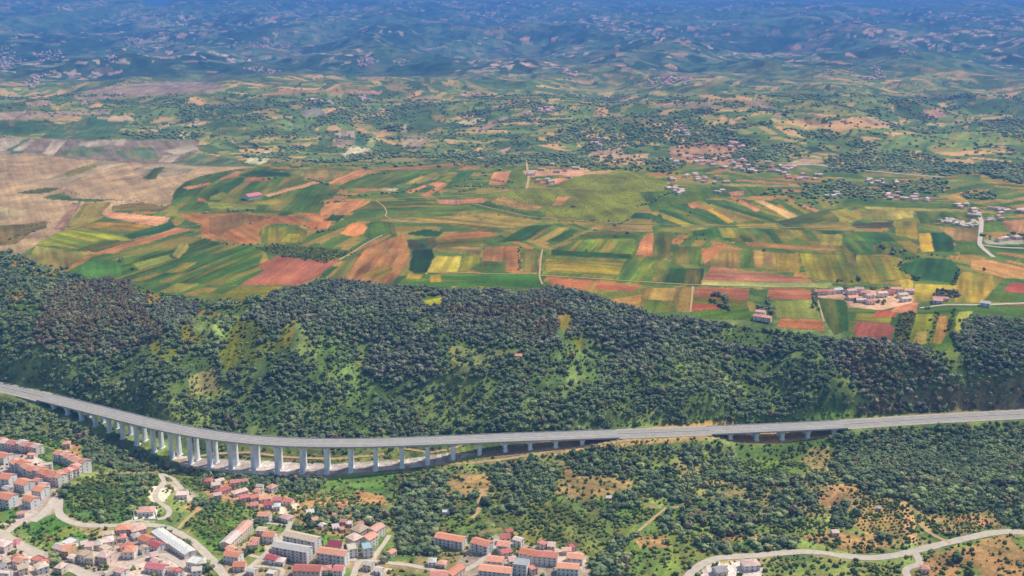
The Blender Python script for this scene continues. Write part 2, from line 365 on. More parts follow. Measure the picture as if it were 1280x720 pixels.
g((178,178,112),"874,357 880,352 1040,353 1042,359 945,360",.2)
g((178,118,84),"867,371 870,358 936,360 935,377",.3); g((110,126,62),"867,380 868,371 934,376 934,384",.3); g((190,112,76),"864,389 866,379 906,380 906,387",.2); g((92,132,64),"862,399 864,389 935,382 940,400",.3)
g((178,118,86),"958,374 960,360 1012,361 1019,375",.3,"red-brown field left of the tree-studded farm, under the pale strip"); g((152,152,76),"970,376 1018,375 1027,399 970,398",.3); g((204,138,88),"970,409 974,398 1028,400 1031,414",.3)
g((66,112,60),"1022,374 1058,375 1063,412 1042,419 1032,402",.4,"deep green field between the red-brown plot and the farm")
g((62,112,78),"1120,331 1160,322 1190,325 1201,337 1198,354 1145,349 1130,339",.25,"rounded deep green field ringed by a hedge"); g((158,166,92),"1142,376 1143,354 1196,356 1194,371 1170,377",.3,"pale yellow-green plot in front of the rounded green field"); g((160,166,100),"1122,350 1141,350 1143,376 1132,366",.3)
g((178,148,54),"1193,379 1197,345 1205,339 1256,345 1242,362 1226,379",.7,"large mustard field at the right below the orange hollow"); g((206,152,98),"1213,323 1240,325 1300,338 1300,350 1255,348 1215,336",.4,"orange bare field at the right edge above the mustard one")
g((186,102,82),"1255,360 1265,354 1310,354 1310,370 1262,367",.3); g((88,120,54),"1228,378 1244,362 1300,370 1300,378",.4); g((176,112,98),"1222,389 1238,381 1310,376 1310,393 1258,393",.4,"dusty red field with a white scar at the right edge"); g((222,206,186),"1226,386 1240,382 1262,383 1258,388 1232,389",.4)
g((84,124,62),"1060,385 1330,380 1330,420 1200,440 1060,430",.4); g((202,146,90),"1255,406 1262,402 1330,402 1330,408",.3); g((140,152,72),"1262,412 1330,410 1330,424 1268,424",.4)
g((168,104,84),"1066,419 1070,401 1110,404 1119,410 1110,429 1085,424",.2,"deep red ploughed plot in front of the farm hamlet"); g((130,148,72),"1068,400 1072,391 1116,393 1112,404",.3); g((190,110,84),"1090,396 1098,387 1122,388 1120,396",.3)
g((204,140,110),"1112,390 1130,376 1150,378 1146,391",.3)
g((104,108,68),"1116,429 1128,392 1143,390 1134,431",.3,None,[(96,110,62),(118,112,78)]); g((128,152,64),"1134,431 1145,392 1168,392 1160,430",.4); g((176,152,84),"1140,430 1146,414 1160,414 1158,430",.3); g((118,146,64),"1160,430 1168,392 1190,392 1186,414 1176,431",.4); g((192,148,84),"1166,428 1174,396 1185,395 1184,414 1175,430",.3); g((172,166,80),"1190,426 1198,390 1216,388 1208,414",.3)
g((216,176,154),"1020,372 1024,362 1064,362 1090,362 1140,366 1142,378 1100,388 1062,384 1056,374",.3)
# --- clearings of the wooded slope
SL=(112,132,72)
g((114,134,68),"268,442 300,397 348,402 332,446 290,472",.5); g((118,140,70),"345,402 372,391 366,432 340,440",.4); g((156,148,92),"213,421 234,424 226,452 214,446",.4); g((160,150,100),"235,471 270,458 276,490 240,494",.5)
g((112,138,66),"394,428 456,440 440,502 400,472",.5); g((138,144,88),"560,432 642,440 640,472 570,482",.5); g((128,142,78),"690,392 748,376 722,442",.5); g((120,142,74),"395,470 440,455 470,480 450,510 400,505",.4); g((118,140,72),"560,470 620,462 660,480 640,505 570,505",.4); g((116,138,70),"800,455 850,450 870,480 820,490",.4); g((124,144,76),"160,400 230,395 260,430 200,450",.5)
g((116,138,70),"708,440 752,446 742,482",.4); g((146,150,96),"858,420 892,424 880,462",.4)
g((138,150,72),"1178,442 1204,430 1192,472",.4); g((134,128,92),"1076,516 1180,480 1300,468 1300,512 1180,520",.5); g((150,140,88),"1070,516 1100,494 1120,505 1100,516",.4); g((120,142,70),"800,405 846,410 836,440",.4); g((190,150,110),"640,443 652,440 655,446 642,448",.1); g((128,144,74),"150,395 190,385 210,412 180,420",.5); g((150,152,100),"620,402 645,404 638,418",.3)
g((122,150,66),"820,522 905,520 1000,518 1070,512 1080,520 1000,528 905,530",.4); g((196,160,100),"800,536 840,529 905,526 935,530 860,537",.3)
# --- below the motorway
g((116,138,66),"-40,505 60,512 40,520 -40,520",.5)
g((206,166,110),"640,578 690,560 790,549 880,545 900,548 800,556 700,568 650,580",.3)
g((196,180,166),"215,568 250,573 330,576 420,580 500,574 560,566 600,566 540,582 400,596 300,592 226,583",.3)
g((150,134,122),"600,566 640,556 700,550 760,546 760,553 700,560 640,570 600,574",.3); g((222,174,104),"895,540 1042,535 1050,545 1000,553 940,555 900,549",.5)
g((98,128,60),"120,560 180,575 240,600 200,600 60,560 0,540 0,520 60,530",.6)
g((110,142,66),"404,613 420,595 498,591 486,604 470,622",.4,"bright green meadow just below the tall piers"); g((96,134,62),"290,600 400,600 408,612 300,616",.4)
g((196,134,88),"438,622 446,613 480,620 484,632 446,629",.3); g((190,140,98),"355,630 395,622 438,624 436,632 398,634",.4); g((200,150,100),"330,600 345,598 350,606 336,610",.2)
g((206,164,104),"558,606 566,592 612,593 614,602 606,620 575,622",.35,"tan bare terraced plot just below the low end of the viaduct"); g((158,136,98),"556,600 566,592 590,592 578,606",.3); g((196,130,84),"545,617 560,611 563,620 548,622",.2)
g((188,146,96),"690,617 705,598 740,594 792,600 786,613 742,622",.5,"orange clearing with scattered bushes in the woods below the motorway"); g((196,136,98),"704,584 714,570 720,588 706,594",.3); g((150,156,84),"740,622 790,612 830,628 780,636",.4)
g((110,144,60),"730,628 800,634 860,640 900,650 830,650 760,644",.4)
g((126,150,70),"918,560 1046,545 1046,560 1000,596 930,590",.5); g((168,156,98),"998,575 1014,560 1036,556 1036,588 1020,592",.3,"dry tan meadow below the short viaduct")
g((206,150,106),"1022,628 1040,605 1062,604 1078,614 1082,621 1060,622 1040,637",.35,"orange earth clearing at the edge of the dense right-hand wood"); g((200,148,104),"965,636 1000,634 1036,628 1040,634 1000,640 970,640",.3)
g((194,156,96),"1062,652 1068,632 1130,627 1140,640 1147,672 1138,680 1082,668",.3,"orchard on tan earth with rows of bushes above the lane"); g((206,150,106),"1124,630 1132,626 1146,678 1134,676",.2)
g((166,150,96),"1148,654 1160,644 1242,642 1250,654 1200,668 1160,664",.3); g((190,116,88),"1192,650 1205,644 1244,650 1246,656 1222,660",.3); g((206,160,110),"1150,648 1182,646 1190,652 1160,652",.3)
g((196,134,86),"1140,720 1152,696 1178,692 1200,678 1262,668 1300,680 1300,730 1150,740",.5,"bare orange earth below the lane in the lower right corner"); g((128,148,76),"1200,678 1230,672 1220,680 1190,690",.3); g((116,136,66),"1195,716 1215,708 1230,716 1210,724",.3); g((120,134,70),"1262,672 1300,668 1300,690 1270,684",.3)
g((134,146,80),"955,702 1050,700 1120,704 1140,715 1130,740 950,740",.5); g((128,144,74),"860,650 1000,650 1060,660 1080,690 1000,686 900,694 860,705",.5); g((198,144,92),"1000,672 1020,664 1060,664 1110,680 1090,690 1040,686",.5); g((204,148,92),"1040,676 1090,670 1120,682 1080,688",.3); g((200,140,90),"866,672 900,666 1000,670 990,676 900,676",.4); g((104,140,66),"870,676 1000,676 960,686 890,690",.4)
g((120,140,66),"770,660 860,645 866,680 850,720 770,720",.5); g((200,150,96),"790,672 830,668 838,684 800,686",.4)
g((128,140,74),"630,600 700,620 760,650 770,700 660,685 600,640",.4); g((118,142,66),"560,640 600,625 610,655 560,665",.4); g((150,150,70),"640,665 680,658 680,680 645,690",.4)
g((104,140,56),"245,632 290,622 330,655 300,668 285,690 262,690 240,668",.6,"bright green hillside between the curving road and the pink rows")
g((100,128,62),"80,620 110,598 200,592 196,615 190,650 150,654 100,650 82,642",.5,"green knoll inside the sweep of the curving road"); g((112,148,66),"140,600 195,596 190,610 160,612",.4); g((110,128,72),"196,652 212,640 240,640 222,662",.3); g((188,140,92),"232,630 250,628 255,638 240,640 228,636",.3)
g((100,140,56),"25,660 72,632 76,648 100,662 120,680 70,690 45,676",.5,"bright green slope between the two roads in the lower left"); g((96,136,56),"38,575 66,565 100,590 80,592 70,585",.4,"green courtyard inside the bent row of apartment blocks"); g((150,120,80),"55,665 66,672 66,680 56,672",.2)
g((190,140,100),"75,552 96,546 104,570 92,572",.3)
g((200,178,158),"-60,560 10,562 66,578 72,610 74,640 30,655 -20,660 -60,650",.25); g((96,130,60),"-20,640 15,632 32,640 10,652 -20,660",.4); g((90,128,60),"50,570 68,567 104,592 88,600 70,590",.4)
g((198,178,156),"-40,662 20,672 70,700 130,730 -40,740",.2); g((190,168,148),"80,700 110,680 150,665 200,670 240,690 262,716 240,730 120,730",.3); g((206,186,168),"200,695 212,690 232,705 220,712",.1)
g((110,132,70),"70,700 96,705 100,725 60,722",.3)
g((226,208,172),"184,620 188,609 202,606 214,616 206,627 190,628",.1); g((226,208,172),"196,607 206,598 226,606 232,614 216,616",.1); g((222,210,192),"165,652 168,634 198,633 194,651",.1); g((216,196,176),"216,612 236,612 246,618 236,628 220,626",.4)
g((196,150,124),"250,606 290,598 300,610 370,622 380,640 360,645 300,632 260,622",.4); g((214,192,164),"344,632 372,628 378,638 352,646",.4); g((128,142,78),"300,640 330,640 360,660 340,668 310,664",.4)
g((178,150,112),"372,634 440,630 470,650 440,672 400,668 366,650",.6); g((96,136,60),"392,672 410,668 418,676 396,684",.3)
g((188,166,140),"280,690 330,668 350,668 400,690 440,690 480,702 470,725 280,730",.3); g((108,134,66),"395,708 440,712 440,722 390,720",.4); g((120,134,76),"300,690 330,676 332,695 310,706",.4); g((106,136,66),"470,668 520,660 520,700 478,702",.4); g((176,148,110),"520,675 545,668 545,692 525,690",.4); g((186,166,142),"580,690 620,668 650,680 730,690 740,725 560,725",.3)
g((214,190,160),"455,708 490,710 486,722 450,722",.3)
g((224,206,188),"868,722 885,704 945,700 955,712 950,730",.3,"pale walled yard inside the bend of the lane")

# ------------------------------------------------------------------ build the ground grid
def build_axes():
    a = np.concatenate([np.linspace(-0.9, -0.52, 30)[:-1], np.arange(-0.52, 0.5201, 0.00104), np.linspace(0.52, 0.9, 30)[1:]])
    y = [150, 300, 450, 600, 700]
    def run(to, step):
        while y[-1] < to: y.append(y[-1] + (step(y[-1]) if callable(step) else step))
    run(860, 6); run(1480, 1.9); run(2700, lambda t: 1.15 / 1372 * t * t / 410); run(4300, lambda t: 1.1 / 1372 * t * t / 440)
    run(6500, 26); run(9500, 38); run(15000, 62); run(21000, 105); run(24500, 250); run(28500, 800)
    return a, np.array(y)
AX, YY = build_axes()
NX, NY = len(AX), len(YY)
gy = np.repeat(YY, NX); gx = np.tile(AX, NY) * np.maximum(gy, 900)
gz = HH(gx, gy)
print('ground grid', NX, NY, NX * NY)

def mixc(a, b, t):
    return a * (1 - t[:, None]) + b * t[:, None]

def patchwork(x, y, size, seed, palette, wmin=18, wmax=55):
    """strip fields: every cell has its own direction and its own set of crops"""
    ci, cj, _ = cells(x / size, y / (size * 1.25), seed)
    ang = (_hash(ci, cj, seed + 3) - 0.5) * 1.5
    ang = np.where(_hash(ci, cj, seed + 6) > 0.5, ang, ang + 1.45)
    w = wmin + (wmax - wmin) * _hash(ci, cj, seed + 4)
    t = (x * np.cos(ang) + y * np.sin(ang))
    s = -x * np.sin(ang) + y * np.cos(ang)
    k = np.floor(t / w)
    k2 = np.floor(s / (w * 5) + _hash(k, ci, seed + 9) * 3)
    h = _hash(k + ci * 31, cj * 17 + k2 * 5, seed + 5)
    pal = lin(np.array(palette))
    col = pal[np.minimum((h * len(pal)).astype(int), len(pal) - 1)]
    col = col * (0.86 + 0.28 * vnoise(t / 3.5, s / 70.0, seed + 8))[:, None]
    return col

def ground_colours(x, y, z):
    n = len(x)
    u, v = project(np.stack([x, y, z], -1))
    ju = (fbm(x / 22.0, y / 30.0, 71, 3) - 0.5) * np.clip(2600 / y, 0.2, 2.2) * 2.0
    jv = (fbm(x / 22.0, y / 30.0, 72, 3) - 0.5) * np.clip(2600 / y, 0.2, 2.2) * 1.0
    near = (y < 1480)
    # far hills: woodland with clearings and bare patches
    f1 = fbm(x / 900.0, y / 1100.0, 201, 4); f2 = fbm(x / 260.0, y / 420.0, 202, 3); f3 = vnoise(x / 70.0, y / 110.0, 203)
    col = mixc(np.tile(lin((30, 52, 34)), (n, 1)), np.tile(lin((76, 102, 54)), (n, 1)), np.clip(0.5 * f3 + 0.9 * (fbm(x / 34.0, y / 80.0, 204, 3) - 0.28), 0, 1))
    t = np.clip((f1 * 0.45 + f2 * 0.55 - 0.545) * 12, 0, 1) * np.clip((vnoise(x / 120., y / 200., 206) - 0.22) * 5, 0, 1)
    pw = patchwork(x, y, 300.0, 301, [(92,122,74),(120,140,84),(150,142,100),(78,106,68),(176,146,112),(70,98,64),(100,128,78),(186,140,110)], 40, 110)
    col = mixc(col, pw, t * (0.35 + 0.4 * smooth01(9000, 14000, y)))
    sel = np.where(y > 4300)[0]; xs_, ys_, cs_ = x[sel], y[sel], col[sel]
    wx = xs_ + (vnoise(xs_ / 60., ys_ / 90., 214) - .5) * 60; wy = ys_ + (vnoise(xs_ / 60., ys_ / 90., 215) - .5) * 60
    for cs, sd, pr, cc, st_ in ((42., 221, .07, (220, 182, 150), .95), (70., 231, .035, (206, 150, 112), .9), (60., 241, .24, (104, 130, 76), .7), (110., 251, .10, (140, 140, 98), .6)):
        ca_, cb_, _q = cells(wx / cs, wy / (cs * 1.4), sd)
        clus = fbm(xs_ / 600.0, ys_ / 900.0, sd + 5, 3)
        on = _hash(ca_, cb_, sd + 2) < pr * np.clip((clus - 0.46) * 13.0, 0.03, 4.0)
        a_ = on * st_ * (0.4 + 0.6 * _hash(ca_, cb_, sd + 3)) * smooth01(4300, 6000, ys_)
        cs_ = mixc(cs_, np.tile(lin(cc), (len(sel), 1)), a_)
    col[sel] = cs_
    # middle distance patchwork
    m = smooth01(2450, 2700, y) * (1 - smooth01(5200, 6500, y))
    pw2 = patchwork(x, y, 190.0, 331, [(92,122,74),(118,138,76),(142,144,84),(86,112,62),(178,158,108),(112,132,70),(196,160,116),(98,120,68),(80,106,60),(150,140,90)], 22, 60)
    gr = np.clip((fbm(x / 150.0, y / 260.0, 341, 4) - 0.53) * 9, 0, 1)
    pw2 = mixc(pw2, np.tile(lin((62, 88, 54)), (n, 1)), gr * 0.55)
    hd = np.abs(fbm(x / 130.0, y / 210.0, 345, 3) - 0.5) < 0.012
    pw2 = np.where(hd[:, None], lin((52, 74, 48)), pw2)
    pw2 = pw2 * np.array([1.1, 0.95, 0.68])
    col = mixc(col, pw2, m)
    # the plateau
    pl = (1 - smooth01(2450, 2700, y)) * smooth01(1330, 1400, y)
    pw3 = patchwork(x, y, 150.0, 351, [(84,118,58),(96,126,60),(108,132,64),(76,110,58),(140,142,70),(160,142,78),(120,132,64),(90,120,58),(178,138,84)], 12, 34)
    pw3 = pw3 * np.array([1.1, 0.94, 0.52]) * (0.56 + 0.44 * fbm(x / 30.0, y / 40.0, 361, 3))[:, None]
    col = mixc(col, pw3, pl)
    # woodland floor and rough grass of the near valley
    lo = 1 - smooth01(1330, 1400, y)
    fl = fbm(x / 36.0, y / 44.0, 401, 4); fs = vnoise(x / 9.0, y / 11.0, 405)
    flo = mixc(np.tile(lin((84, 104, 50)), (n, 1)), np.tile(lin((138, 150, 74)), (n, 1)), np.clip((fl - 0.36) * 3.2, 0, 1))
    dry = np.clip((fbm(x / 50.0, y / 40.0, 411, 4) - 0.56) * 8, 0, 1)
    flo = mixc(flo, np.tile(lin((176, 148, 96)), (n, 1)), dry * 0.7 * (y < 1085))
    flo = flo * (0.62 + 0.76 * fs)[:, None]
    terr = (np.abs((z + 1.6 * (fbm(x / 60.0, y / 60.0, 421, 2) - .5) * 6) / 3.2 % 1.0 - 0.5) < 0.14) & (u > 300) & (v > 560)
    flo = np.where(terr[:, None], flo * 0.35 + lin((150, 128, 84)) * 0.65 * (0.5 + vnoise(x / 15., y / 15., 422))[:, None], flo)
    col = mixc(col, flo, lo)
    pid = np.zeros(n, np.int32) - 1
    for gi, (c, poly, st, label, stripes) in enumerate(G):
        P = np.array(poly)
        bb = (u > P[:, 0].min() - 3) & (u < P[:, 0].max() + 3) & (v > P[:, 1].min() - 3) & (v < P[:, 1].max() + 3) & (y > 700)
        if not bb.any(): continue
        idx = np.where(bb)[0]
        k = inpoly(u[idx] + ju[idx], v[idx] + jv[idx], poly)
        idx = idx[k]
        if not len(idx): continue
        # rows follow the longest edge of the outline on the ground
        Wd = on_plane(P[:, 0], P[:, 1], np.full(len(P), 90.0 if P[:, 1].mean() < 440 else 10.0))
        E = np.roll(Wd, -1, 0) - Wd
        e = E[np.argmax((E[:, :2] ** 2).sum(1)), :2]; e = e / np.linalg.norm(e)
        s = x[idx] * e[0] + y[idx] * e[1]; tt = -x[idx] * e[1] + y[idx] * e[0]
        if stripes:
            ey = Wd[:, :2].mean(0)
            e2 = np.array([0.42, -0.9]) if P[:, 1].mean() < 285 else np.array([0.05, 1.0])
            tt = -x[idx] * e2[1] + y[idx] * e2[0]; s = x[idx] * e2[0] + y[idx] * e2[1]
            w = 24.0 if len(stripes) > 2 else 5.0
            kk = np.floor(tt / w); kk2 = np.floor(s / 260.0)
            pal = lin(np.array(stripes))
            base = pal[np.minimum((_hash(kk, kk2, 77 + gi) * len(pal)).astype(int), len(pal) - 1)] if len(stripes) > 2 else pal[(kk % 2).astype(int)]
        else:
            base = np.tile((lin(c) if not (P[:, 1].mean() > 545 and c[0] > c[1] and min(c) < 140) else lin(c) * 0.5 + lin((178, 150, 106)) * 0.5) * (np.array([1.2, 1.0, 0.78]) if c[1] > c[0] and P[:, 1].mean() < 440 else 1.0), (len(idx), 1))
        nz = vnoise(tt / 4.0, s / 90.0, 500 + gi) * 0.55 + vnoise(tt / 14.0, s / 160.0, 600 + gi) * 0.45
        nz2 = fbm(x[idx] / 45.0, y[idx] / 60.0, 700 + gi, 4)
        amp = 0.35 + 1.0 * st
        wst = 9.0 + 10.0 * _hash(np.array([gi]), np.array([3]), 5)[0]; kst = np.floor(tt / wst)
        plot = _hash(kst, np.floor(s / 170.0 + 3 * _hash(kst, kst * 0 + gi, 15)), 40 + gi)
        b = base * (1 + (nz - 0.5) * amp)[:, None] * (1 + (nz2 - 0.5) * 0.9)[:, None] * (1 + (plot - 0.5) * 0.6 * st)[:, None] * (0.80 * (np.array([1.14, 0.94, 0.50]) if c[1] > c[0] else np.array([0.94, 0.97, 0.80])) if P[:, 1].mean() < 440 and P[:, 1].mean() > 203 else (np.array([.78, .76, .66])) if P[:, 1].mean() <= 203 else (1.0 if min(c) > 140 else 0.95 * np.array([1.0, 0.97, 0.76])))
        # streaky crops also shift in hue between green and straw
        if st > 0.38:
            gsh = np.clip((fbm(tt / 16.0, s / 120.0, 800 + gi, 3) - 0.5) * 3.2 * st, -0.6, 0.6)
            if P[:, 1].mean() < 440: gsh = np.clip(gsh + (plot < .18) * .45 * st - (plot > .85) * .5 * st, -.7, .7)
            straw = lin((170, 138, 72)); green = lin((66, 104, 54))
            b = np.where(gsh[:, None] > 0, b * (1 - gsh[:, None] * 0.8) + straw * gsh[:, None] * 0.8, b * (1 + gsh[:, None] * 0.8) - green * gsh[:, None] * 0.8)
        if 203 < P[:, 1].mean() < 440: b = np.clip(b, 0, 1) ** 1.22 * 1.28
        # grassy balks and ditches along the edges of the plots
        if P[:, 1].mean() < 440 and P[:, 1].mean() > 200 and gi % 3 != 2:
            ed = np.full(len(idx), 1e9)
            for q in range(len(P)):
                if (q + gi) % 3 == 0: continue
                ax_, ay_ = P[q]; bx_, by_ = P[(q + 1) % len(P)]
                L2 = (bx_ - ax_) ** 2 + (by_ - ay_) ** 2 + 1e-9
                tq = np.clip(((u[idx] + ju[idx] - ax_) * (bx_ - ax_) + (v[idx] + jv[idx] - ay_) * (by_ - ay_)) / L2, 0, 1)
                dq = np.hypot(u[idx] + ju[idx] - ax_ - tq * (bx_ - ax_), (v[idx] + jv[idx] - ay_ - tq * (by_ - ay_)) * 1.5)
                ed = np.minimum(ed, dq)
            kk_ = (1 - smooth01(0.5, 1.5, ed)) * (0.35 + 0.5 * vnoise(s / 25.0, tt / 25.0, 990))
            b = b * (1 - kk_[:, None]) + lin((74, 92, 50)) * kk_[:, None]
        if P[:, 1].mean() > 560 and P[:, 0].mean() > 380 and st > 0.25:
            b = np.where(terr[idx][:, None], b * 0.62 + lin((120, 118, 66)) * 0.2, b)
        col[idx] = b
        pid[idx] = gi
    # fine clods, weeds and tracks
    fine = 0.5 * vnoise(x / 3.5, y / 5.0, 901) + 0.5 * vnoise(x / 11.0, y / 17.0, 902)
    fb = 0.6 * vnoise(x / 28.0, y / 40.0, 903) + 0.4 * vnoise(x / 75.0, y / 110.0, 904)
    col = col * (0.80 + 0.40 * fine)[:, None] * (0.80 + 0.40 * fb)[:, None]
    return np.clip(col, 0.004, 0.9), pid
gcol, gpid = ground_colours(gx, gy, gz)

# ------------------------------------------------------------------ materials
def new_mat(name):
    m = bpy.data.materials.new(name); m.use_nodes = True
    nt = m.node_tree; b = nt.nodes['Principled BSDF']
    return m, nt, b
def N(nt, t, **kw):
    n = nt.nodes.new(t)
    for k, v in kw.items(): setattr(n, k, v)
    return n
def mat_ground():
    m, nt, b = new_mat('ground_soil_and_crops')
    at = N(nt, 'ShaderNodeAttribute', attribute_name='soil')
    geo = N(nt, 'ShaderNodeNewGeometry')
    nz = N(nt, 'ShaderNodeTexNoise'); nz.inputs['Scale'].default_value = 0.35; nz.inputs['Detail'].default_value = 4
    nt.links.new(geo.outputs['Position'], nz.inputs['Vector'])
    mr = N(nt, 'ShaderNodeMapRange'); mr.inputs['From Min'].default_value = 0.3; mr.inputs['From Max'].default_value = 0.7
    mr.inputs['To Min'].default_value = 0.72; mr.inputs['To Max'].default_value = 1.28
    nt.links.new(nz.outputs['Fac'], mr.inputs['Value'])
    mul = N(nt, 'ShaderNodeVectorMath', operation='SCALE')
    nt.links.new(at.outputs['Color'], mul.inputs[0]); nt.links.new(mr.outputs['Result'], mul.inputs['Scale'])
    nt.links.new(mul.outputs['Vector'], b.inputs['Base Color'])
    b.inputs['Roughness'].default_value = 0.95; b.inputs['Specular IOR Level'].default_value = 0.1
    bp = N(nt, 'ShaderNodeBump'); bp.inputs['Strength'].default_value = 0.5; bp.inputs['Distance'].default_value = 0.6
    nt.links.new(nz.outputs['Fac'], bp.inputs['Height']); nt.links.new(bp.outputs['Normal'], b.inputs['Normal'])
    return m
_mats = {}
def mat_plain(name, rgb, rough=0.85, var=0.18, scale=0.8, spec=0.2, bump=0.0):
    """weathered surface: base colour with two scales of procedural wear"""
    key = (name, tuple(rgb), rough)
    if key in _mats: return _mats[key]
    m, nt, b = new_mat(name)
    geo = N(nt, 'ShaderNodeNewGeometry')
    nz = N(nt, 'ShaderNodeTexNoise'); nz.inputs['Scale'].default_value = scale; nz.inputs['Detail'].default_value = 5
    nt.links.new(geo.outputs['Position'], nz.inputs['Vector'])
    mr = N(nt, 'ShaderNodeMapRange'); mr.inputs['From Min'].default_value = 0.3; mr.inputs['From Max'].default_value = 0.7
    mr.inputs['To Min'].default_value = 1 - var; mr.inputs['To Max'].default_value = 1 + var
    nt.links.new(nz.outputs['Fac'], mr.inputs['Value'])
    c = lin(rgb)
    mul = N(nt, 'ShaderNodeVectorMath', operation='SCALE'); mul.inputs[0].default_value = tuple(c)
    nt.links.new(mr.outputs['Result'], mul.inputs['Scale']); nt.links.new(mul.outputs['Vector'], b.inputs['Base Color'])
    b.inputs['Roughness'].default_value = rough; b.inputs['Specular IOR Level'].default_value = spec
    if bump:
        bp = N(nt, 'ShaderNodeBump'); bp.inputs['Strength'].default_value = bump; bp.inputs['Distance'].default_value = 0.2
        nt.links.new(nz.outputs['Fac'], bp.inputs['Height']); nt.links.new(bp.outputs['Normal'], b.inputs['Normal'])
    _mats[key] = m
    return m
def mat_leaf(name, c0, c1, c2):
    """foliage; every tree takes its own tone from its instance or stored random number"""
    m, nt, b = new_mat(name)
    at = N(nt, 'ShaderNodeAttribute', attribute_name='tone'); oi = N(nt, 'ShaderNodeObjectInfo')
    ad = N(nt, 'ShaderNodeMath', operation='ADD'); fr = N(nt, 'ShaderNodeMath', operation='FRACT')
    nt.links.new(at.outputs['Fac'], ad.inputs[0]); nt.links.new(oi.outputs['Random'], ad.inputs[1]); nt.links.new(ad.outputs[0], fr.inputs[0])
    cr = N(nt, 'ShaderNodeValToRGB'); e = cr.color_ramp.elements
    e[0].position = 0.0; e[0].color = (*lin(c0), 1); e[1].position = 1.0; e[1].color = (*lin(c2), 1)
    k = e.new(0.55); k.color = (*lin(c1), 1)
    nt.links.new(fr.outputs[0], cr.inputs['Fac'])
    geo = N(nt, 'ShaderNodeNewGeometry')
    nz = N(nt, 'ShaderNodeTexNoise'); nz.inputs['Scale'].default_value = 0.8; nz.inputs['Detail'].default_value = 3
    nt.links.new(geo.outputs['Position'], nz.inputs['Vector'])
    mr = N(nt, 'ShaderNodeMapRange'); mr.inputs['From Min'].default_value = 0.3; mr.inputs['From Max'].default_value = 0.7
    mr.inputs['To Min'].default_value = 0.7; mr.inputs['To Max'].default_value = 1.3
    nt.links.new(nz.outputs['Fac'], mr.inputs['Value'])
    mul = N(nt, 'ShaderNodeVectorMath', operation='SCALE')
    nt.links.new(cr.outputs['Color'], mul.inputs[0]); nt.links.new(mr.outputs['Result'], mul.inputs['Scale'])
    nt.links.new(mul.outputs['Vector'], b.inputs['Base Color'])
    b.inputs['Roughness'].default_value = 0.8; b.inputs['Specular IOR Level'].default_value = 0.15
    bp = N(nt, 'ShaderNodeBump'); bp.inputs['Strength'].default_value = 0.45; bp.inputs['Distance'].default_value = 0.4
    nt.links.new(nz.outputs['Fac'], bp.inputs['Height']); nt.links.new(bp.outputs['Normal'], b.inputs['Normal'])
    return m

# ------------------------------------------------------------------ mesh helpers
def mesh_np(name, V, Fq, smooth=False, attrs=None, mats=(), mi=None):
    """V (n,3); Fq (m,k) index array, all faces of the same size"""
    me = bpy.data.meshes.new(name)
    V = np.ascontiguousarray(V, np.float32); Fq = np.ascontiguousarray(Fq, np.int32)
    me.vertices.add(len(V)); me.vertices.foreach_set('co', V.ravel())
    k = Fq.shape[1]
    me.loops.add(Fq.size); me.loops.foreach_set('vertex_index', Fq.ravel())
    me.polygons.add(len(Fq)); me.polygons.foreach_set('loop_start', np.arange(len(Fq), dtype=np.int32) * k)
    for mm in mats: me.materials.append(mm)
    if mi is not None: me.polygons.foreach_set('material_index', np.asarray(mi, np.int32))
    me.update(calc_edges=True)
    me.polygons.foreach_set('use_smooth', np.full(len(Fq), smooth))
    for an, (typ, arr) in (attrs or {}).items():
        a = me.attributes.new(an, typ, 'POINT')
        a.data.foreach_set('color' if 'COLOR' in typ else 'value', np.ascontiguousarray(arr, np.float32).ravel())
    return me
def link(name, me, parent=None):
    o = bpy.data.objects.new(name, me); COL.objects.link(o)
    if parent is not None: o.parent = parent
    return o
def tag(o, label=None, cat=None, group=None, kind=None):
    if label: o['label'] = label
    if cat: o['category'] = cat
    if group: o['group'] = group
    if kind: o['kind'] = kind
    return o
def empty(name, loc, rz=0.0):
    o = bpy.data.objects.new(name, None); COL.objects.link(o)
    o.location = loc; o.rotation_euler = (0, 0, rz); o.empty_display_size = 1.0
    return o

# ------------------------------------------------------------------ the ground: one sheet, split along the outlines of the named fields
MG = mat_ground()
GV = np.stack([gx, gy, gz], -1)
rgba = np.concatenate([gcol, np.ones((len(gcol), 1))], 1)
ii = (np.arange(NY - 1)[:, None] * NX + np.arange(NX - 1)[None]).ravel()
FQ = np.stack([ii, ii + 1, ii + 1 + NX, ii + NX], -1)
named = np.array([1 if e[3] else 0 for e in G])
fid = gpid[FQ[:, 0]]
fid = np.where((fid >= 0) & (named[np.maximum(fid, 0)] == 1), fid, -1)
for k in np.unique(fid):
    fs = FQ[fid == k]
    if k >= 0 and len(fs) < 30: fid[fid == k] = -1
for k in np.unique(fid):
    fs = FQ[fid == k]
    used, inv = np.unique(fs, return_inverse=True)
    me = mesh_np('terrain' if k < 0 else 'field', GV[used], inv.reshape(fs.shape), True, {'soil': ('FLOAT_COLOR', rgba[used])}, [MG])
    o = link('terrain' if k < 0 else 'field', me)
    tag(o, 'open rolling ground of the valley, wooded slope, plateau and far hills' if k < 0 else G[k][3], None, None, 'structure')
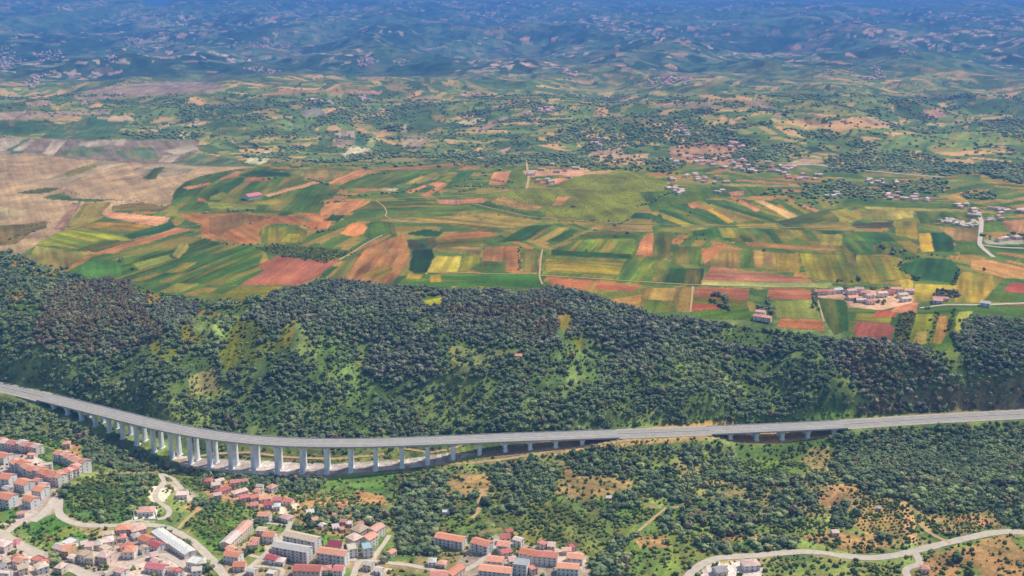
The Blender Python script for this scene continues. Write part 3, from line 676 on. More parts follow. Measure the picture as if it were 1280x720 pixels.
# ------------------------------------------------------------------ roads, lanes and tracks: strips laid on the ground
M_ASPH = mat_plain('asphalt', (158,148,142), 0.9, 0.12, 0.15)
M_LANE = mat_plain('pale_lane_surface', (194,180,158), 0.95, 0.12, 0.2)
M_DIRT = mat_plain('dirt', (186,156,108), 0.98, 0.2, 0.25)
M_MWAY = mat_plain('motorway_asphalt', (158,151,138), 0.9, 0.1, 0.1)
M_PAINT = mat_plain('road_paint', (222,220,214), 0.7, 0.05, 1.0)
M_CONC = mat_plain('concrete', (242,244,242), 0.9, 0.1, 0.25)
M_CONC2 = mat_plain('weathered_concrete', (186,180,174), 0.9, 0.14, 0.3)
def resample(P, step):
    P = np.asarray(P, float); seg = np.linalg.norm(np.diff(P[:, :2], axis=0), axis=1); s = np.concatenate([[0], np.cumsum(seg)])
    q = np.linspace(0, s[-1], max(2, int(s[-1] / step) + 1))
    Q = np.stack([np.interp(q, s, P[:, k]) for k in range(P.shape[1])], -1)
    for _ in range(4):
        Q[1:-1] = 0.25 * Q[:-2] + 0.5 * Q[1:-1] + 0.25 * Q[2:]
    return Q
def normals2(Q):
    T = np.gradient(Q[:, :2], axis=0); T /= np.linalg.norm(T, axis=1)[:, None] + 1e-9
    return np.stack([-T[:, 1], T[:, 0]], -1)
def ribbon(name, Q, width, mat, lift, kerb=0.0, flat=False, offs=None):
    Nn = normals2(Q); rows = []
    K = 5
    w = width * (np.ones(len(Q)) if kerb else 1 + 0.25 * (vnoise(np.arange(len(Q)) / 3.0, np.zeros(len(Q)), 3) - 0.5))
    for j in range(K):
        f = (j / (K - 1) - 0.5)
        XY = Q[:, :2] + Nn * (f * w)[:, None]
        z = HH(XY[:, 0], XY[:, 1]) if not flat else Q[:, 2]
        rows.append(np.concatenate([XY, (z + lift)[:, None]], 1))
    Z = np.stack(rows, 1)
    if not flat:
        zm = Z[:, :, 2].max(1); Z[:, :, 2] = np.maximum(Z[:, :, 2], zm[:, None] - 0.8)
    side = Z[:, [0, -1]].copy(); side[:, :, 2] -= 2.2
    A = np.concatenate([side[:, :1], Z, side[:, 1:]], 1)
    n, k = A.shape[:2]
    i0 = (np.arange(n - 1)[:, None] * k + np.arange(k - 1)[None]).ravel()
    me = mesh_np(name, A.reshape(-1, 3), np.stack([i0, i0 + k, i0 + k + 1, i0 + 1], -1), False, None, [mat])
    return me
ROADS = [
 ('road', 11, M_LANE, "-220,590 -120,628 -30,655 0,667 30,684 60,699 100,715 125,728", 'wide pale road running down the lower left corner'),
 ('road', 8, M_LANE, "40,652 58,640 70,622 74,622 72,636 76,646 88,653 108,657 140,657.5 175,655.5 205,658 225,667 245,680 265,700 282,722", 'pale road sweeping round the green knoll among the apartment blocks'),
 ('road', 6, M_LANE, "5,668 18,658 34,646 46,640", 'short lane climbing between the green slopes at the left edge'),
 ('lane', 5, M_LANE, "150,657 165,650 190,650 207,648 213,641 210,635 200,629 194,622 195,614 206,604 200,592 216,598 228,612", 'narrow looping lane around the white walled courtyard'),
 ('track', 3, M_DIRT, "96,591 140,592 170,591 200,590", 'thin earth track along the top of the green knoll'),
 ('track', 3.5, M_DIRT, "223,661 232,650 244,640 252,636", 'short earth track up to the brown terrace'),
 ('road', 6, M_LANE, "130,716 160,706 185,697 205,692 222,702 240,716", 'lane between the red roofed houses and the long white sheds'),
 ('lane', 5, M_LANE, "296,722 318,705 335,690 350,676 361,660 365,646", 'straight lane climbing past the long apartment blocks'),
 ('lane', 4, M_LANE, "314,650 335,654 362,657", 'level lane in front of the two small houses'),
 ('lane', 4, M_LANE, "300,690 315,695 334,699", 'short lane below the round dark tree'),
 ('lane', 4, M_LANE, "318,708 340,708 356,712 350,722", 'lane along the foot of the white roofed block'),
 ('road', 6, M_LANE, "432,699 452,701 478,703 510,706 535,711 560,716 580,714 598,704 612,692 622,674", 'pale road along the foot of the orange roofed terraces'),
 ('lane', 5, M_LANE, "449,701 445,711 440,724", 'short lane leading down to the bottom edge'),
 ('lane', 4, M_LANE, "466,700 472,690 480,680 487,669", 'lane beside the stepped pale houses'),
 ('road', 8, M_LANE, "856,726 868,712 880,703 900,697 925,695.5 950,694.5 980,691 1005,689.5 1030,691 1055,695.5 1090,698 1120,694.5 1150,687 1180,679.5 1210,672.5 1240,666 1262,664.5 1300,667 1380,676 1480,682", 'pale country lane winding along the lower right'),
 ('lane', 6, M_LANE, "1143,690 1148,698 1152,706 1140,708 1130,711 1136,724", 'short branch of the lane down to a small house'),
 ('track', 3.5, M_DIRT, "1188,679 1172,672 1158,664 1149,654", 'narrow track from the lane up to the small orchard'),
 ('track', 3, M_DIRT, "798,664 812,652 824,642 834,634 850,634", 'curved earth track through the terraced bushes'),
 ('track', 4, M_DIRT, "540,581 590,579 640,573 690,564 740,556 790,550", 'sandy track along the foot of the viaduct'),
 ('track', 4, M_DIRT, "215,577 260,568 310,566 360,572 420,574 480,568", 'pale track passing behind the tall piers'),
 ('track', 3, M_DIRT, "500,560 540,566 570,560 590,548", 'orange earth track under the viaduct'),
 ('track', 4, M_DIRT, "606,622 601,612 598,640 590,648", 'short sandy track at the end of the tan terraced plot'),
 ('farm_track', 6, M_DIRT, "676,345 720,347 760,350 810,353 870,356.5 960,359 1020,359", 'long pale farm track across the plateau'),
 ('farm_track', 6, M_DIRT, "678,356 674,347 675,335 676,322 678,312", 'farm track running up between two green fields'),
 ('farm_track', 5, M_DIRT, "866,358 865,372 863,390", 'short farm track beside the red plots'),
 ('farm_track', 5, M_DIRT, "1018,361 1023,378 1030,402", 'farm track at the edge of the deep green field'),
 ('farm_track', 5, M_DIRT, "533,341 570,341 620,343 672,343", 'faint farm track above the long bright green strip'),
 ('farm_track', 6, M_DIRT, "470,250 500,248 540,247 600,243 640,238 700,236 750,236", 'pale farm track along the near side of the vineyard'),
 ('farm_track', 5, M_DIRT, "470,251 480,258 484,266 480,271 500,278 580,280", 'winding farm track on the green field'),
 ('farm_track', 5, M_DIRT, "423,325 440,316 460,303 478,294", 'farm track beside the broad orange-brown field'),
 ('farm_track', 5, M_DIRT, "590,255 625,263 660,271 720,276 790,280 900,282 1000,285 1100,287", 'farm track curving across the middle of the plateau'),
 ('road', 7, M_LANE, "1222,266 1227,276 1226,290 1224,306 1232,314 1242,322", 'straight pale road on the right of the plateau'),
 ('road', 5, M_LANE, "1224,306 1250,310 1300,311", 'side road at the right edge of the plateau'),
 ('road', 5, M_DIRT, "658,236 661,224 659,210 658,200", 'pale road climbing past the red roofed compound'),
 ('road', 5, M_LANE, "1150,385 1180,381 1230,381 1300,378", 'lane leading from the hamlet to the right edge'),
 ('road', 8, M_LANE, "980,207 1020,206 1050,211 1090,214 1130,218 1180,222", 'pale road in front of the far woodland'),
]
ROAD_LINES = []
for name, wd, mt, pts, lab in ROADS:
    uv = np.array([list(map(float, p.split(','))) for p in pts.split()])
    # subdivide in the picture before dropping on the ground, so bends stay where they are
    q = np.linspace(0, len(uv) - 1, (len(uv) - 1) * 3 + 1)
    uvq = np.stack([np.interp(q, np.arange(len(uv)), uv[:, k]) for k in (0, 1)], -1)
    W = to_ground(uvq[:, 0], uvq[:, 1])
    far = W[:, 1].mean()
    Q = resample(W, 3.0 if far < 1500 else 8.0)
    if name == 'farm_track': wd *= 0.42
    ROAD_LINES.append((Q[:, :2].copy(), wd))
    tag(link(name, ribbon(name, Q, wd, mt, 0.25 if far < 1500 else 0.7)), lab, None, None, 'structure')

# ------------------------------------------------------------------ motorway and viaducts
def line_between(u0, u1, step=4.0):
    m = (_uu >= u0) & (_uu <= u1)
    return resample(DECK[m], step)
def strip3(Q, sections, closed_ends=True):
    """sweep a closed cross-section (list of (offset, dz)) along Q -> V, quads"""
    Nn = normals2(Q); S = np.array(sections, float); n, k = len(Q), len(S)
    V = np.empty((n, k, 3))
    V[:, :, :2] = Q[:, None, :2] + Nn[:, None] * S[None, :, 0:1]
    V[:, :, 2] = Q[:, None, 2] + S[None, :, 1]
    f = []
    i0 = (np.arange(n - 1)[:, None] * k + np.arange(k)[None]); i1 = (np.arange(n - 1)[:, None] * k + (np.arange(k)[None] + 1) % k)
    Fq = np.stack([i0.ravel(), i1.ravel(), i1.ravel() + k, i0.ravel() + k], -1)
    if closed_ends and k == 4:
        Fq = np.concatenate([Fq, [[3, 2, 1, 0]], [[(n - 1) * k + j for j in range(4)]]])
    return V.reshape(-1, 3), Fq
def rect(o0, o1, z0, z1): return [(o0, z0), (o1, z0), (o1, z1), (o0, z1)]
HALF = 11.5
segs_ground = [(-300, 56), (772, 886), (1054, 1640)]
for (a, b) in segs_ground:
    Q = line_between(a, b)
    V, Fq = strip3(Q, rect(-HALF - 2, HALF + 2, -2.5, -0.06))
    tag(link('motorway', mesh_np('motorway', V, Fq, False, None, [mat_plain('gravel_verge', (176,164,146), .95, .15, .3)])), 'motorway on its embankment, grey carriageways with pale verges', None, None, 'structure')
    for s in (-1, 1):
        V, Fq = strip3(Q, rect(s * 5.75 - 4.7, s * 5.75 + 4.7, -0.05, 0.03))
        tag(link('carriageway', mesh_np('carriageway', V, Fq, False, None, [M_MWAY])), 'grey carriageway of the motorway', None, None, 'structure')
for (a, b) in [(-300, 1640)]:
    Q = line_between(a, b)
    # edge lines, lane lines and the central barrier of both carriageways
    Vs, Fs, off = [], [], 0
    for o in (-10.1, -1.5, 1.5, 10.1):
        V, Fq = strip3(Q, rect(o - 0.12, o + 0.12, 0.034, 0.045)); Vs.append(V); Fs.append(Fq + off); off += len(V)
    for o in (-5.6, 5.6):
        for k in range(0, len(Q) - 2, 3):
            V, Fq = strip3(Q[k:k + 2], rect(o - 0.1, o + 0.1, 0.034, 0.045)); Vs.append(V); Fs.append(Fq + off); off += len(V)
    tag(link('road_marking', mesh_np('road_marking', np.concatenate(Vs), np.concatenate(Fs), False, None, [M_PAINT])), 'white edge and lane lines painted on the motorway', None, None, 'structure')
    V, Fq = strip3(Q, rect(-0.3, 0.3, 0.0, 0.55))
    o = link('central_barrier', mesh_np('central_barrier', V, Fq, False, None, [M_CONC2]))
    tag(o, 'long grey barrier between the two carriageways of the motorway', 'barrier')

def pier_mesh(h, along):
    """wall pier with rounded nose, slight taper and a head that flares out under the deck"""
    n = 16
    lv = [(0.0, 1.45), (1.5, 1.45), (1.52, 1.02), (max(0.7, h * 0.45), 0.9), (max(0.8, h - 5.0), 0.92), (h - 2.2, 1.12), (h - 0.6, 1.6), (h, 1.72)]
    V = []; 
    for z, s in lv:
        for i in range(n):
            a = 2 * math.pi * i / n
            ca, sa = math.cos(a), math.sin(a)
            x = (abs(ca) ** 0.45) * (1 if ca > 0 else -1) * 2.3 * (0.4 + 0.6 * s)
            y = (abs(sa) ** 0.6) * (1 if sa > 0 else -1) * 2.9 * s
            V.append((x, y, z))
    Fq = []
    for r in range(len(lv) - 1):
        for i in range(n):
            j = (i + 1) % n
            Fq.append((r * n + i, r * n + j, (r + 1) * n + j, (r + 1) * n + i))
    me = bpy.data.meshes.new('pier'); me.from_pydata(V, [], Fq + [tuple(range(n))[::-1], tuple((len(lv) - 1) * n + i for i in range(n))]); me.update()
    me.materials.append(M_CONC)
    return me
def viaduct(name, label, u0, u1, stations):
    mid = deck_at((u0 + u1) / 2)
    root = empty(name, (0, 0, 0)); tag(root, label, 'viaduct')
    Q = line_between(u0, u1)
    for s in (-1, 1):
        c = s * 5.85
        V, Fq = strip3(Q, [(c - 5.6, -0.55), (c - 3.0, -1.9), (c + 3.0, -1.9), (c + 5.6, -0.55), (c + 5.6, -0.01), (c - 5.6, -0.01)])
        n = len(Q); caps = bpy.data.meshes.new('deck')
        caps.from_pydata([tuple(p) for p in V], [], [tuple(f) for f in Fq] + [tuple(range(6))[::-1], tuple((n - 1) * 6 + j for j in range(6))]); caps.update(); caps.materials.append(M_CONC)
        link('deck', caps, root)
        V, Fq = strip3(Q, rect(c - 4.9, c + 4.9, -0.008, 0.03))
        link('carriageway', mesh_np('carriageway', V, Fq, False, None, [M_MWAY]), root)
        for e in (-1, 1):
            if s * e < 0: continue
            V, Fq = strip3(Q, rect(c + e * 5.6 - 0.22, c + e * 5.6 + 0.22, -0.8, 0.9))
            link('parapet', mesh_np('parapet', V, Fq, False, None, [M_CONC2]), root)
    for u in stations:
        p = deck_at(u); d = deck_dir(u); nn = np.array([-d[1], d[0]])
        for s in (-1, 1):
            q = p[:2] + nn * s * 5.85
            gz_ = float(HH(np.array([q[0]]), np.array([q[1]]))[0])
            h = (p[2] - 1.92) - gz_ + 1.0
            if h < 1.5: continue
            o = link('pier', pier_mesh(h, d), root)
            o.location = (q[0], q[1], gz_ - 1.0); o.rotation_euler = (0, 0, math.atan2(d[1], d[0]))
    for u, s in ((u0, -1), (u1, 1)):
        p = deck_at(u); d = deck_dir(u)
        bm = bmesh.new(); bmesh.ops.create_cube(bm, size=1.0)
        bmesh.ops.scale(bm, vec=(3.0, 23.6, 5.0), verts=bm.verts); bmesh.ops.bevel(bm, geom=bm.edges[:], offset=0.15, segments=1)
        me = bpy.data.meshes.new('abutment'); bm.to_mesh(me); bm.free(); me.materials.append(M_CONC2)
        o = link('abutment', me, root); o.location = (p[0] - s * d[0] * 0.5, p[1] - s * d[1] * 0.5, p[2] - 4.95); o.rotation_euler = (0, 0, math.atan2(d[1], d[0]))
    return root
viaduct('viaduct', 'long curving concrete motorway viaduct on tall pale piers across the valley', 56, 772,
        [72,89,106,123,140,157,174,195,217,240,264,290,318,347,378,408,438,469,502,534,566,599,631,662,694,727])
viaduct('viaduct', 'short low motorway viaduct on five piers at the right, before the dense wood', 886, 1054, [911,944,976,1008,1040])
# ------------------------------------------------------------------ buildings
WALLS = {'cream':(236,224,204),'white':(226,222,214),'pink':(226,200,184),'grey':(220,218,212),'beige':(220,202,178),'ochre':(212,176,128)}
ROOFS = {'orange':(224,152,116),'red':(206,132,112),'salmon':(216,164,140),'white':(206,198,184),'grey':(160,154,148),'tan':(206,184,156),'maroon':(150,62,66),'crimson':(204,116,110),'teal':(150,172,168),'pinkish':(220,188,170)}
def wall_mat(k): return mat_plain(k + '_render', WALLS[k], 0.9, 0.10, 0.5)
_rr = random.Random(5)
def roof_mat(k):
    j = _rr.randrange(5); t = [(0,0,0),(-12,-10,-8),(8,12,14),(-6,6,10),(-20,-22,-20)][j]
    return mat_plain(k + ('_tiles' if k not in ('white','grey','tan','teal') else '_roofing'), tuple(max(0, min(250, a + b)) for a, b in zip(ROOFS[k], t)), 0.85, 0.20, 0.7, 0.2, 0.5)
M_GLASS = mat_plain('window_glass', (62,70,80), 0.25, 0.1, 1.0, 0.5)
M_FRAME = mat_plain('window_frame', (214,210,204), 0.6, 0.05, 1.0)
M_DOOR = mat_plain('door_wood', (110,82,62), 0.7, 0.2, 2.0)
M_SHUT = mat_plain('balcony_concrete', (200,196,190), 0.85, 0.1, 1.0)

def box_into(bm, x0, x1, y0, y1, z0, z1, mi=0):
    v = [bm.verts.new(p) for p in ((x0,y0,z0),(x1,y0,z0),(x1,y1,z0),(x0,y1,z0),(x0,y0,z1),(x1,y0,z1),(x1,y1,z1),(x0,y1,z1))]
    for f in ((3,2,1,0),(4,5,6,7),(0,1,5,4),(1,2,6,5),(2,3,7,6),(3,0,4,7)):
        bm.faces.new([v[i] for i in f]).material_index = mi
def finish(name, bm, mats):
    me = bpy.data.meshes.new(name); bm.to_mesh(me); bm.free()
    for m in mats: me.materials.append(m)
    return me
_bm = bmesh.new()
box_into(_bm, -0.75, 0.75, -0.06, 0.1, 0, 1.5, 1); box_into(_bm, -0.62, 0.62, -0.075, 0.0, 0.12, 1.38, 0); box_into(_bm, -0.04, 0.04, -0.1, -0.07, 0.12, 1.38, 1)
box_into(_bm, -0.9, 0.9, -0.2, 0.05, -0.12, -0.004, 1)
WIN = finish('window', _bm, [M_GLASS, M_FRAME])
_bm = bmesh.new()
box_into(_bm, -0.55, 0.55, -0.08, 0.05, 0, 2.15, 0); box_into(_bm, -0.7, 0.7, -0.05, 0.06, 0, 2.32, 1); box_into(_bm, 0.36, 0.44, -0.14, -0.07, 1.0, 1.1, 1)
DOOR = finish('door', _bm, [M_DOOR, M_FRAME])
_bm = bmesh.new()
box_into(_bm, -1.7, 1.7, -1.3, 0.0, 0, 0.16, 0); box_into(_bm, -1.7, 1.7, -1.3, -1.2, 0.16, 1.05, 0); box_into(_bm, -1.7, -1.6, -1.2, 0.0, 0.16, 1.05, 0); box_into(_bm, 1.6, 1.7, -1.2, 0.0, 0.16, 1.05, 0)
BALC = finish('balcony', _bm, [M_SHUT])

FOOT = []        # footprints, kept free of trees
def child_copy(me, name, parent, loc, rz=0.0, sc=(1, 1, 1)):
    o = link(name, me, parent); o.location = loc; o.rotation_euler = (0, 0, rz); o.scale = sc
    return o
def wall_shell(w, d, h, top, found=3.0):
    """walls with their gables: top = ('gable', rise) along x, or flat"""
    bm = bmesh.new()
    pts = [(-w/2,0),(w/2,0),(w/2,d),(-w/2,d)]
    lo = [bm.verts.new((x,y,-found)) for x,y in pts]; hi = [bm.verts.new((x,y,h)) for x,y in pts]
    for i in range(4):
        j = (i+1)%4; bm.faces.new((lo[i],lo[j],hi[j],hi[i]))
    if top[0] == 'gable':
        a = bm.verts.new((-w/2,d/2,h+top[1]-0.02)); b = bm.verts.new((w/2,d/2,h+top[1]-0.02))
        bm.faces.new((hi[1],hi[2],b)); bm.faces.new((hi[3],hi[0],a))
        bm.faces.new((hi[0],hi[1],b,a)); bm.faces.new((hi[2],hi[3],a,b))
    else:
        bm.faces.new(hi)
    return bm
def gable_roof(w, d, h, rise, eave=0.5, th=0.28):
    bm = bmesh.new()
    W = w/2+eave; k = rise/(d/2); ey = eave; 
    prof = [(-ey, h-k*ey), (d/2, h+rise), (d+ey, h-k*ey)]
    up = [[bm.verts.new((sx*W, y, z+th+0.02)) for y,z in prof] for sx in (-1,1)]
    dn = [[bm.verts.new((sx*W, y, z+0.02)) for y,z in prof] for sx in (-1,1)]
    for i in (0,1):
        bm.faces.new((up[0][i],up[1][i],up[1][i+1],up[0][i+1])); bm.faces.new((dn[0][i+1],dn[1][i+1],dn[1][i],dn[0][i]))
        bm.faces.new((dn[1][i],dn[1][i+1],up[1][i+1],up[1][i])); bm.faces.new((dn[0][i+1],dn[0][i],up[0][i],up[0][i+1]))
    bm.faces.new((dn[0][0],dn[1][0],up[1][0],up[0][0])); bm.faces.new((dn[1][2],dn[0][2],up[0][2],up[1][2]))
    return bm
def hip_roof(w, d, h, rise, eave=0.5):
    bm = bmesh.new(); W = w/2+eave; y0, y1 = -eave, d+eave
    c = [bm.verts.new(p) for p in ((-W,y0,h-0.05),(W,y0,h-0.05),(W,y1,h-0.05),(-W,y1,h-0.05))]
    e = [bm.verts.new(p) for p in ((-W,y0,h+0.2),(W,y0,h+0.2),(W,y1,h+0.2),(-W,y1,h+0.2))]
    r = max(0.3, W-(d/2+eave)); a = bm.verts.new((-r,d/2,h+rise)); b = bm.verts.new((r,d/2,h+rise))
    bm.faces.new(c[::-1])
    for i in range(4): bm.faces.new((c[i],c[(i+1)%4],e[(i+1)%4],e[i]))
    bm.faces.new((e[0],e[1],b,a)); bm.faces.new((e[1],e[2],b)); bm.faces.new((e[2],e[3],a,b)); bm.faces.new((e[3],e[0],a))
    return bm
def flat_roof(w, d, h):
    bm = bmesh.new(); W = w/2
    box_into(bm, -W-0.1, W+0.1, -0.1, d+0.1, h+0.003, h+0.3)
    for q in ((-W-0.15,W+0.15,-0.15,0.15),(-W-0.15,W+0.15,d-0.15,d+0.15),(-W-0.15,-W+0.15,0.16,d-0.16),(W-0.15,W+0.15,0.16,d-0.16)):
        box_into(bm, *q, h+0.303, h+0.85)
    return bm
CHIM = None
def chimney_mesh():
    global CHIM
    if CHIM is None:
        bm = bmesh.new(); box_into(bm, -.35,.35,-.35,.35,-0.8,1.0); box_into(bm, -.45,.45,-.45,.45,1.002,1.15)
        CHIM = finish('chimney', bm, [wall_mat('beige')])
    return CHIM

def building(name, label, cat, p0, p1, depth, h, roof='gable', rc='orange', wc='cream', storeys=2, bays=4, balc=False, ends=True, group=None, parts=True, rise=None):
    """front facade runs from world point p0 to p1 (left to right as seen from the camera); the body extends away from the camera"""
    p0 = np.asarray(p0, float); p1 = np.asarray(p1, float)
    d = p1[:2] - p0[:2]; w = float(np.linalg.norm(d)); ang = math.atan2(d[1], d[0])
    cx, cy = (p0[:2] + p1[:2]) / 2
    ca, sa = math.cos(ang), math.sin(ang)
    cs = [(cx + ca * x - sa * y, cy + sa * x + ca * y) for x, y in ((-w/2,0),(w/2,0),(w/2,depth),(-w/2,depth))]
    zs = HH(np.array([c[0] for c in cs]), np.array([c[1] for c in cs]))
    z = float(zs[:2].mean())
    FOOT.append((cx - sa * depth/2, cy + ca * depth/2, max(w, depth) * 0.5 + 1.0, ang, w/2 + 2.0, depth/2 + 2.0))
    root = empty(name, (cx, cy, z), ang); tag(root, label, cat, group)
    if rise is None: rise = depth * 0.19
    bm = wall_shell(w, depth, h, ('gable', rise) if roof == 'gable' else ('flat', 0))
    link('wall', finish('wall', bm, [wall_mat(wc)]), root)
    rbm = {'gable': lambda: gable_roof(w, depth, h, rise), 'hip': lambda: hip_roof(w, depth, h, rise), 'flat': lambda: flat_roof(w, depth, h)}[roof]()
    ro = link('roof', finish('roof', rbm, [roof_mat(rc)]), root)
    if not parts: return root
    if roof != 'flat' and w > 9: child_copy(chimney_mesh(), 'chimney', ro, (w * 0.22, depth * 0.62, h + rise * 0.6))
    fh = h / storeys
    door_bay = bays // 2
    for b in range(bays):
        x = -w/2 + (b + 0.5) * w / bays
        for s in range(storeys):
            if s == 0 and b == door_bay:
                child_copy(DOOR, 'door', root, (x, -0.02, 0.02)); continue
            if balc and b % 2 == 1 and s > 0:
                child_copy(BALC, 'balcony', root, (x, -0.002, s * fh + 0.1), 0, (min(1.0, w / bays / 3.6), 1, 1))
                child_copy(WIN, 'window', root, (x, 0, s * fh + 0.35), 0, (1.1, 1, 1.3))
            else:
                child_copy(WIN, 'window', root, (x, 0, s * fh + 0.95))
    if balc:
        for b in range(1, bays):
            if b % 2 == 0:
                bm = bmesh.new(); x = -w/2 + b * w / bays; box_into(bm, x-0.35, x+0.35, -0.55, -0.004, -2.0, h-0.1); link('pilaster', finish('pilaster', bm, [wall_mat('white')]), root)
    if ends:
        for s in range(storeys):
            child_copy(WIN, 'window', root, (w/2, depth * 0.5, s * fh + 0.95), math.pi/2)
    return root
def B(u0, v0, u1, v1, depth, h, label, cat='house', name=None, **kw):
    P = to_ground([u0, u1], [v0, v1])
    st = kw.pop('storeys', max(1, int(round(h / 3.0))))
    w = np.linalg.norm(P[1] - P[0])
    bays = kw.pop('bays', max(2, int(w / 3.6)))
    return building(name or {'house':'house','apartment block':'apartment_block','shed':'shed','barn':'barn','terraced house':'terraced_house'}.get(cat, 'house'), label, cat, P[0], P[1], depth, h, storeys=st, bays=bays, **kw)
AP = 'apartment block'
# apartment quarter at the left edge
def ROW(u0,v0,u1,v1,n,depth,h,label,group,rcs,wcs):
    P = to_ground([u0,u1],[v0,v1]); d = P[1]-P[0]; L = np.linalg.norm(d[:2]); nn = np.array([-d[1],d[0]])/L
    for i in range(n):
        a = P[0]+d*(i+.004)/n; b = P[0]+d*(i+.996)/n; off = nn[:2]*(1.6*(i%2)+.5*(i%3))
        building('terraced_house',label,'terraced house',a[:2]+off,b[:2]+off,depth+(i%2)*.7,h+[0,.9,.3,-.6][i%4],'gable',rcs[i%len(rcs)],wcs[i%len(wcs)],3,2,balc=(i%2==0),group=group,ends=(i==n-1))
ROW(-14,561,45,569,9,10,8,'narrow pink or cream house in the long row at the left edge, backed by woods','houses of the pink row at the left edge',['salmon','red','pinkish'],['pink','pink','cream'])
ROW(67,577,102,592,6,10,9.5,'narrow grey and white house in the diagonal row closing the green courtyard','houses of the diagonal row',['orange','salmon'],['grey','white'])
ROW(74,608,106,594,6,10,9,'narrow pink house in the row facing the curved road','houses of the row facing the curved road',['red','salmon'],['pink','cream'])
ROW(12,587,32,597,3,10,8.5,'narrow grey fronted house at the left corner of the green courtyard','houses at the left corner of the courtyard',['orange'],['grey'])
ROW(34,598,71,611,6,11,9,'narrow house in the bent row below the green courtyard','houses of the bent row below the courtyard',['orange','salmon','orange'],['grey','pink','cream'])
B(-8,580,5,581,12,8,'small apartment block cut by the left edge above the square',AP,rc='orange',wc='grey')
B(-2,610,12,611,13,10,'apartment block at the left edge below the grey fronted corner block',AP,rc='orange',wc='grey',balc=True)
B(18,613,31,617,13,8,'detached block with a bright end wall in the middle of the left quarter',AP,rc='orange',wc='grey')
B(40,622,52,625,12,8,'detached orange roofed block nearest to the curved road',AP,rc='orange',wc='grey')
B(-4,634,12,637,13,10,'large block at the left edge with a cream end wall facing a little square',AP,rc='orange',wc='grey',balc=True)
B(28,633,39,637,11,7.5,'small blue-grey fronted block at the lowest point of the left quarter',AP,rc='orange',wc='grey')
B(78,560,88,561,8,5,'lone red roofed house on the bare patch behind the diagonal block',rc='salmon',wc='pink',roof='hip')
B(22,648,31,647,6,4,'tiny pink house at the foot of the left quarter beside the short lane',rc='salmon',wc='pink')
# lower left
B(86,686,99,681,10,4,'low white flat roofed building on the slope above the wide road','building',name='flat_roofed_building',roof='flat',rc='white',wc='white')
B(78,699,86,700,14,8,'tall house with an orange side at the corner of the wide road',rc='orange',wc='ochre')
B(66,692,77,696,9,6,'pink house left of the tall orange sided one',rc='pinkish',wc='pink')
for i,(a,b,c,d,t,rk,wk) in enumerate([(97,703,106,706,'cream flat roofed house at the left end of the crowded pale cluster','tan','cream'),(108,707,117,708,'tall pale house at the front of the crowded cluster by the wide road','tan','beige'),(120,705,134,707,'broad pinkish house at the front right of the crowded pale cluster','pinkish','pink'),
   (106,694,116,694,'pinkish house at the back left of the crowded pale cluster','pinkish','cream'),(118,691,128,691,'beige house in the middle of the crowded pale cluster','tan','pink'),(130,688,143,686,'pinkish house at the far right of the crowded pale cluster','pinkish','pink'),(134,698,144,694,'small tan house filling the right side of the crowded pale cluster','tan','cream')]):
    B(a,b,c,d,11,7.5,t,rc=rk,wc=wk,roof='flat' if i%3==0 else 'hip')
B(-10,688,6,692,10,6,'pink roofed house at the left edge inside the fork of the wide road',rc='pinkish',wc='pink',roof='hip')
B(14,684,21,685,8,4,'little red roofed house in the fork of the wide road',rc='crimson',wc='pink',roof='hip')
B(2,717,10,714,9,5,'grey roofed house in the lower left corner',rc='grey',wc='cream')
B(24,720,36,718,9,6,'beige house at the bottom edge below the wide road fork',rc='tan',wc='beige')
B(48,719,62,716,10,6,'pale house at the bottom edge left of the dark tree',rc='tan',wc='white',roof='hip')
def CLUTTER(poly, n, group, label, seed, wmin=6, wmax=11, hmin=3, hmax=6.5):
    r = np.random.default_rng(seed); P = [tuple(map(float, p.split(','))) for p in poly.split()]; A = np.array(P); k = 0; tries = 0
    while k < n and tries < n * 40:
        tries += 1
        if tries == 1:
            ua = r.uniform(A[:,0].min(), A[:,0].max(), n*60); va = r.uniform(A[:,1].min(), A[:,1].max(), n*60); kk = inpoly(ua, va, P); WW = to_ground(ua[kk][:n*40], va[kk][:n*40])
        if tries > len(WW): break
        W = WW[tries-1]
        w = r.uniform(wmin, wmax); c = W[:2]+np.array([0, 4.0])
        if any(math.hypot(c[0]-f[0], c[1]-f[1]) < f[2]*.9 + w*.62 for f in FOOT): continue
        if any((np.hypot(Q[:,0]-c[0], Q[:,1]-c[1])).min() < wd/2 + w*.6 for Q, wd in ROAD_LINES): continue
        t = r.uniform(-.7,.7); dx = np.array([math.cos(t), math.sin(t)])*w/2
        building('house', label, 'house', W[:2]-dx, W[:2]+dx, r.uniform(6,9), r.uniform(hmin,hmax), ['gable','hip','flat','gable'][r.integers(4)], ['salmon','pinkish','orange','tan','red','white','pinkish'][r.integers(7)], ['cream','pink','white','beige'][r.integers(4)], 2, 2, group=group, ends=True); k += 1
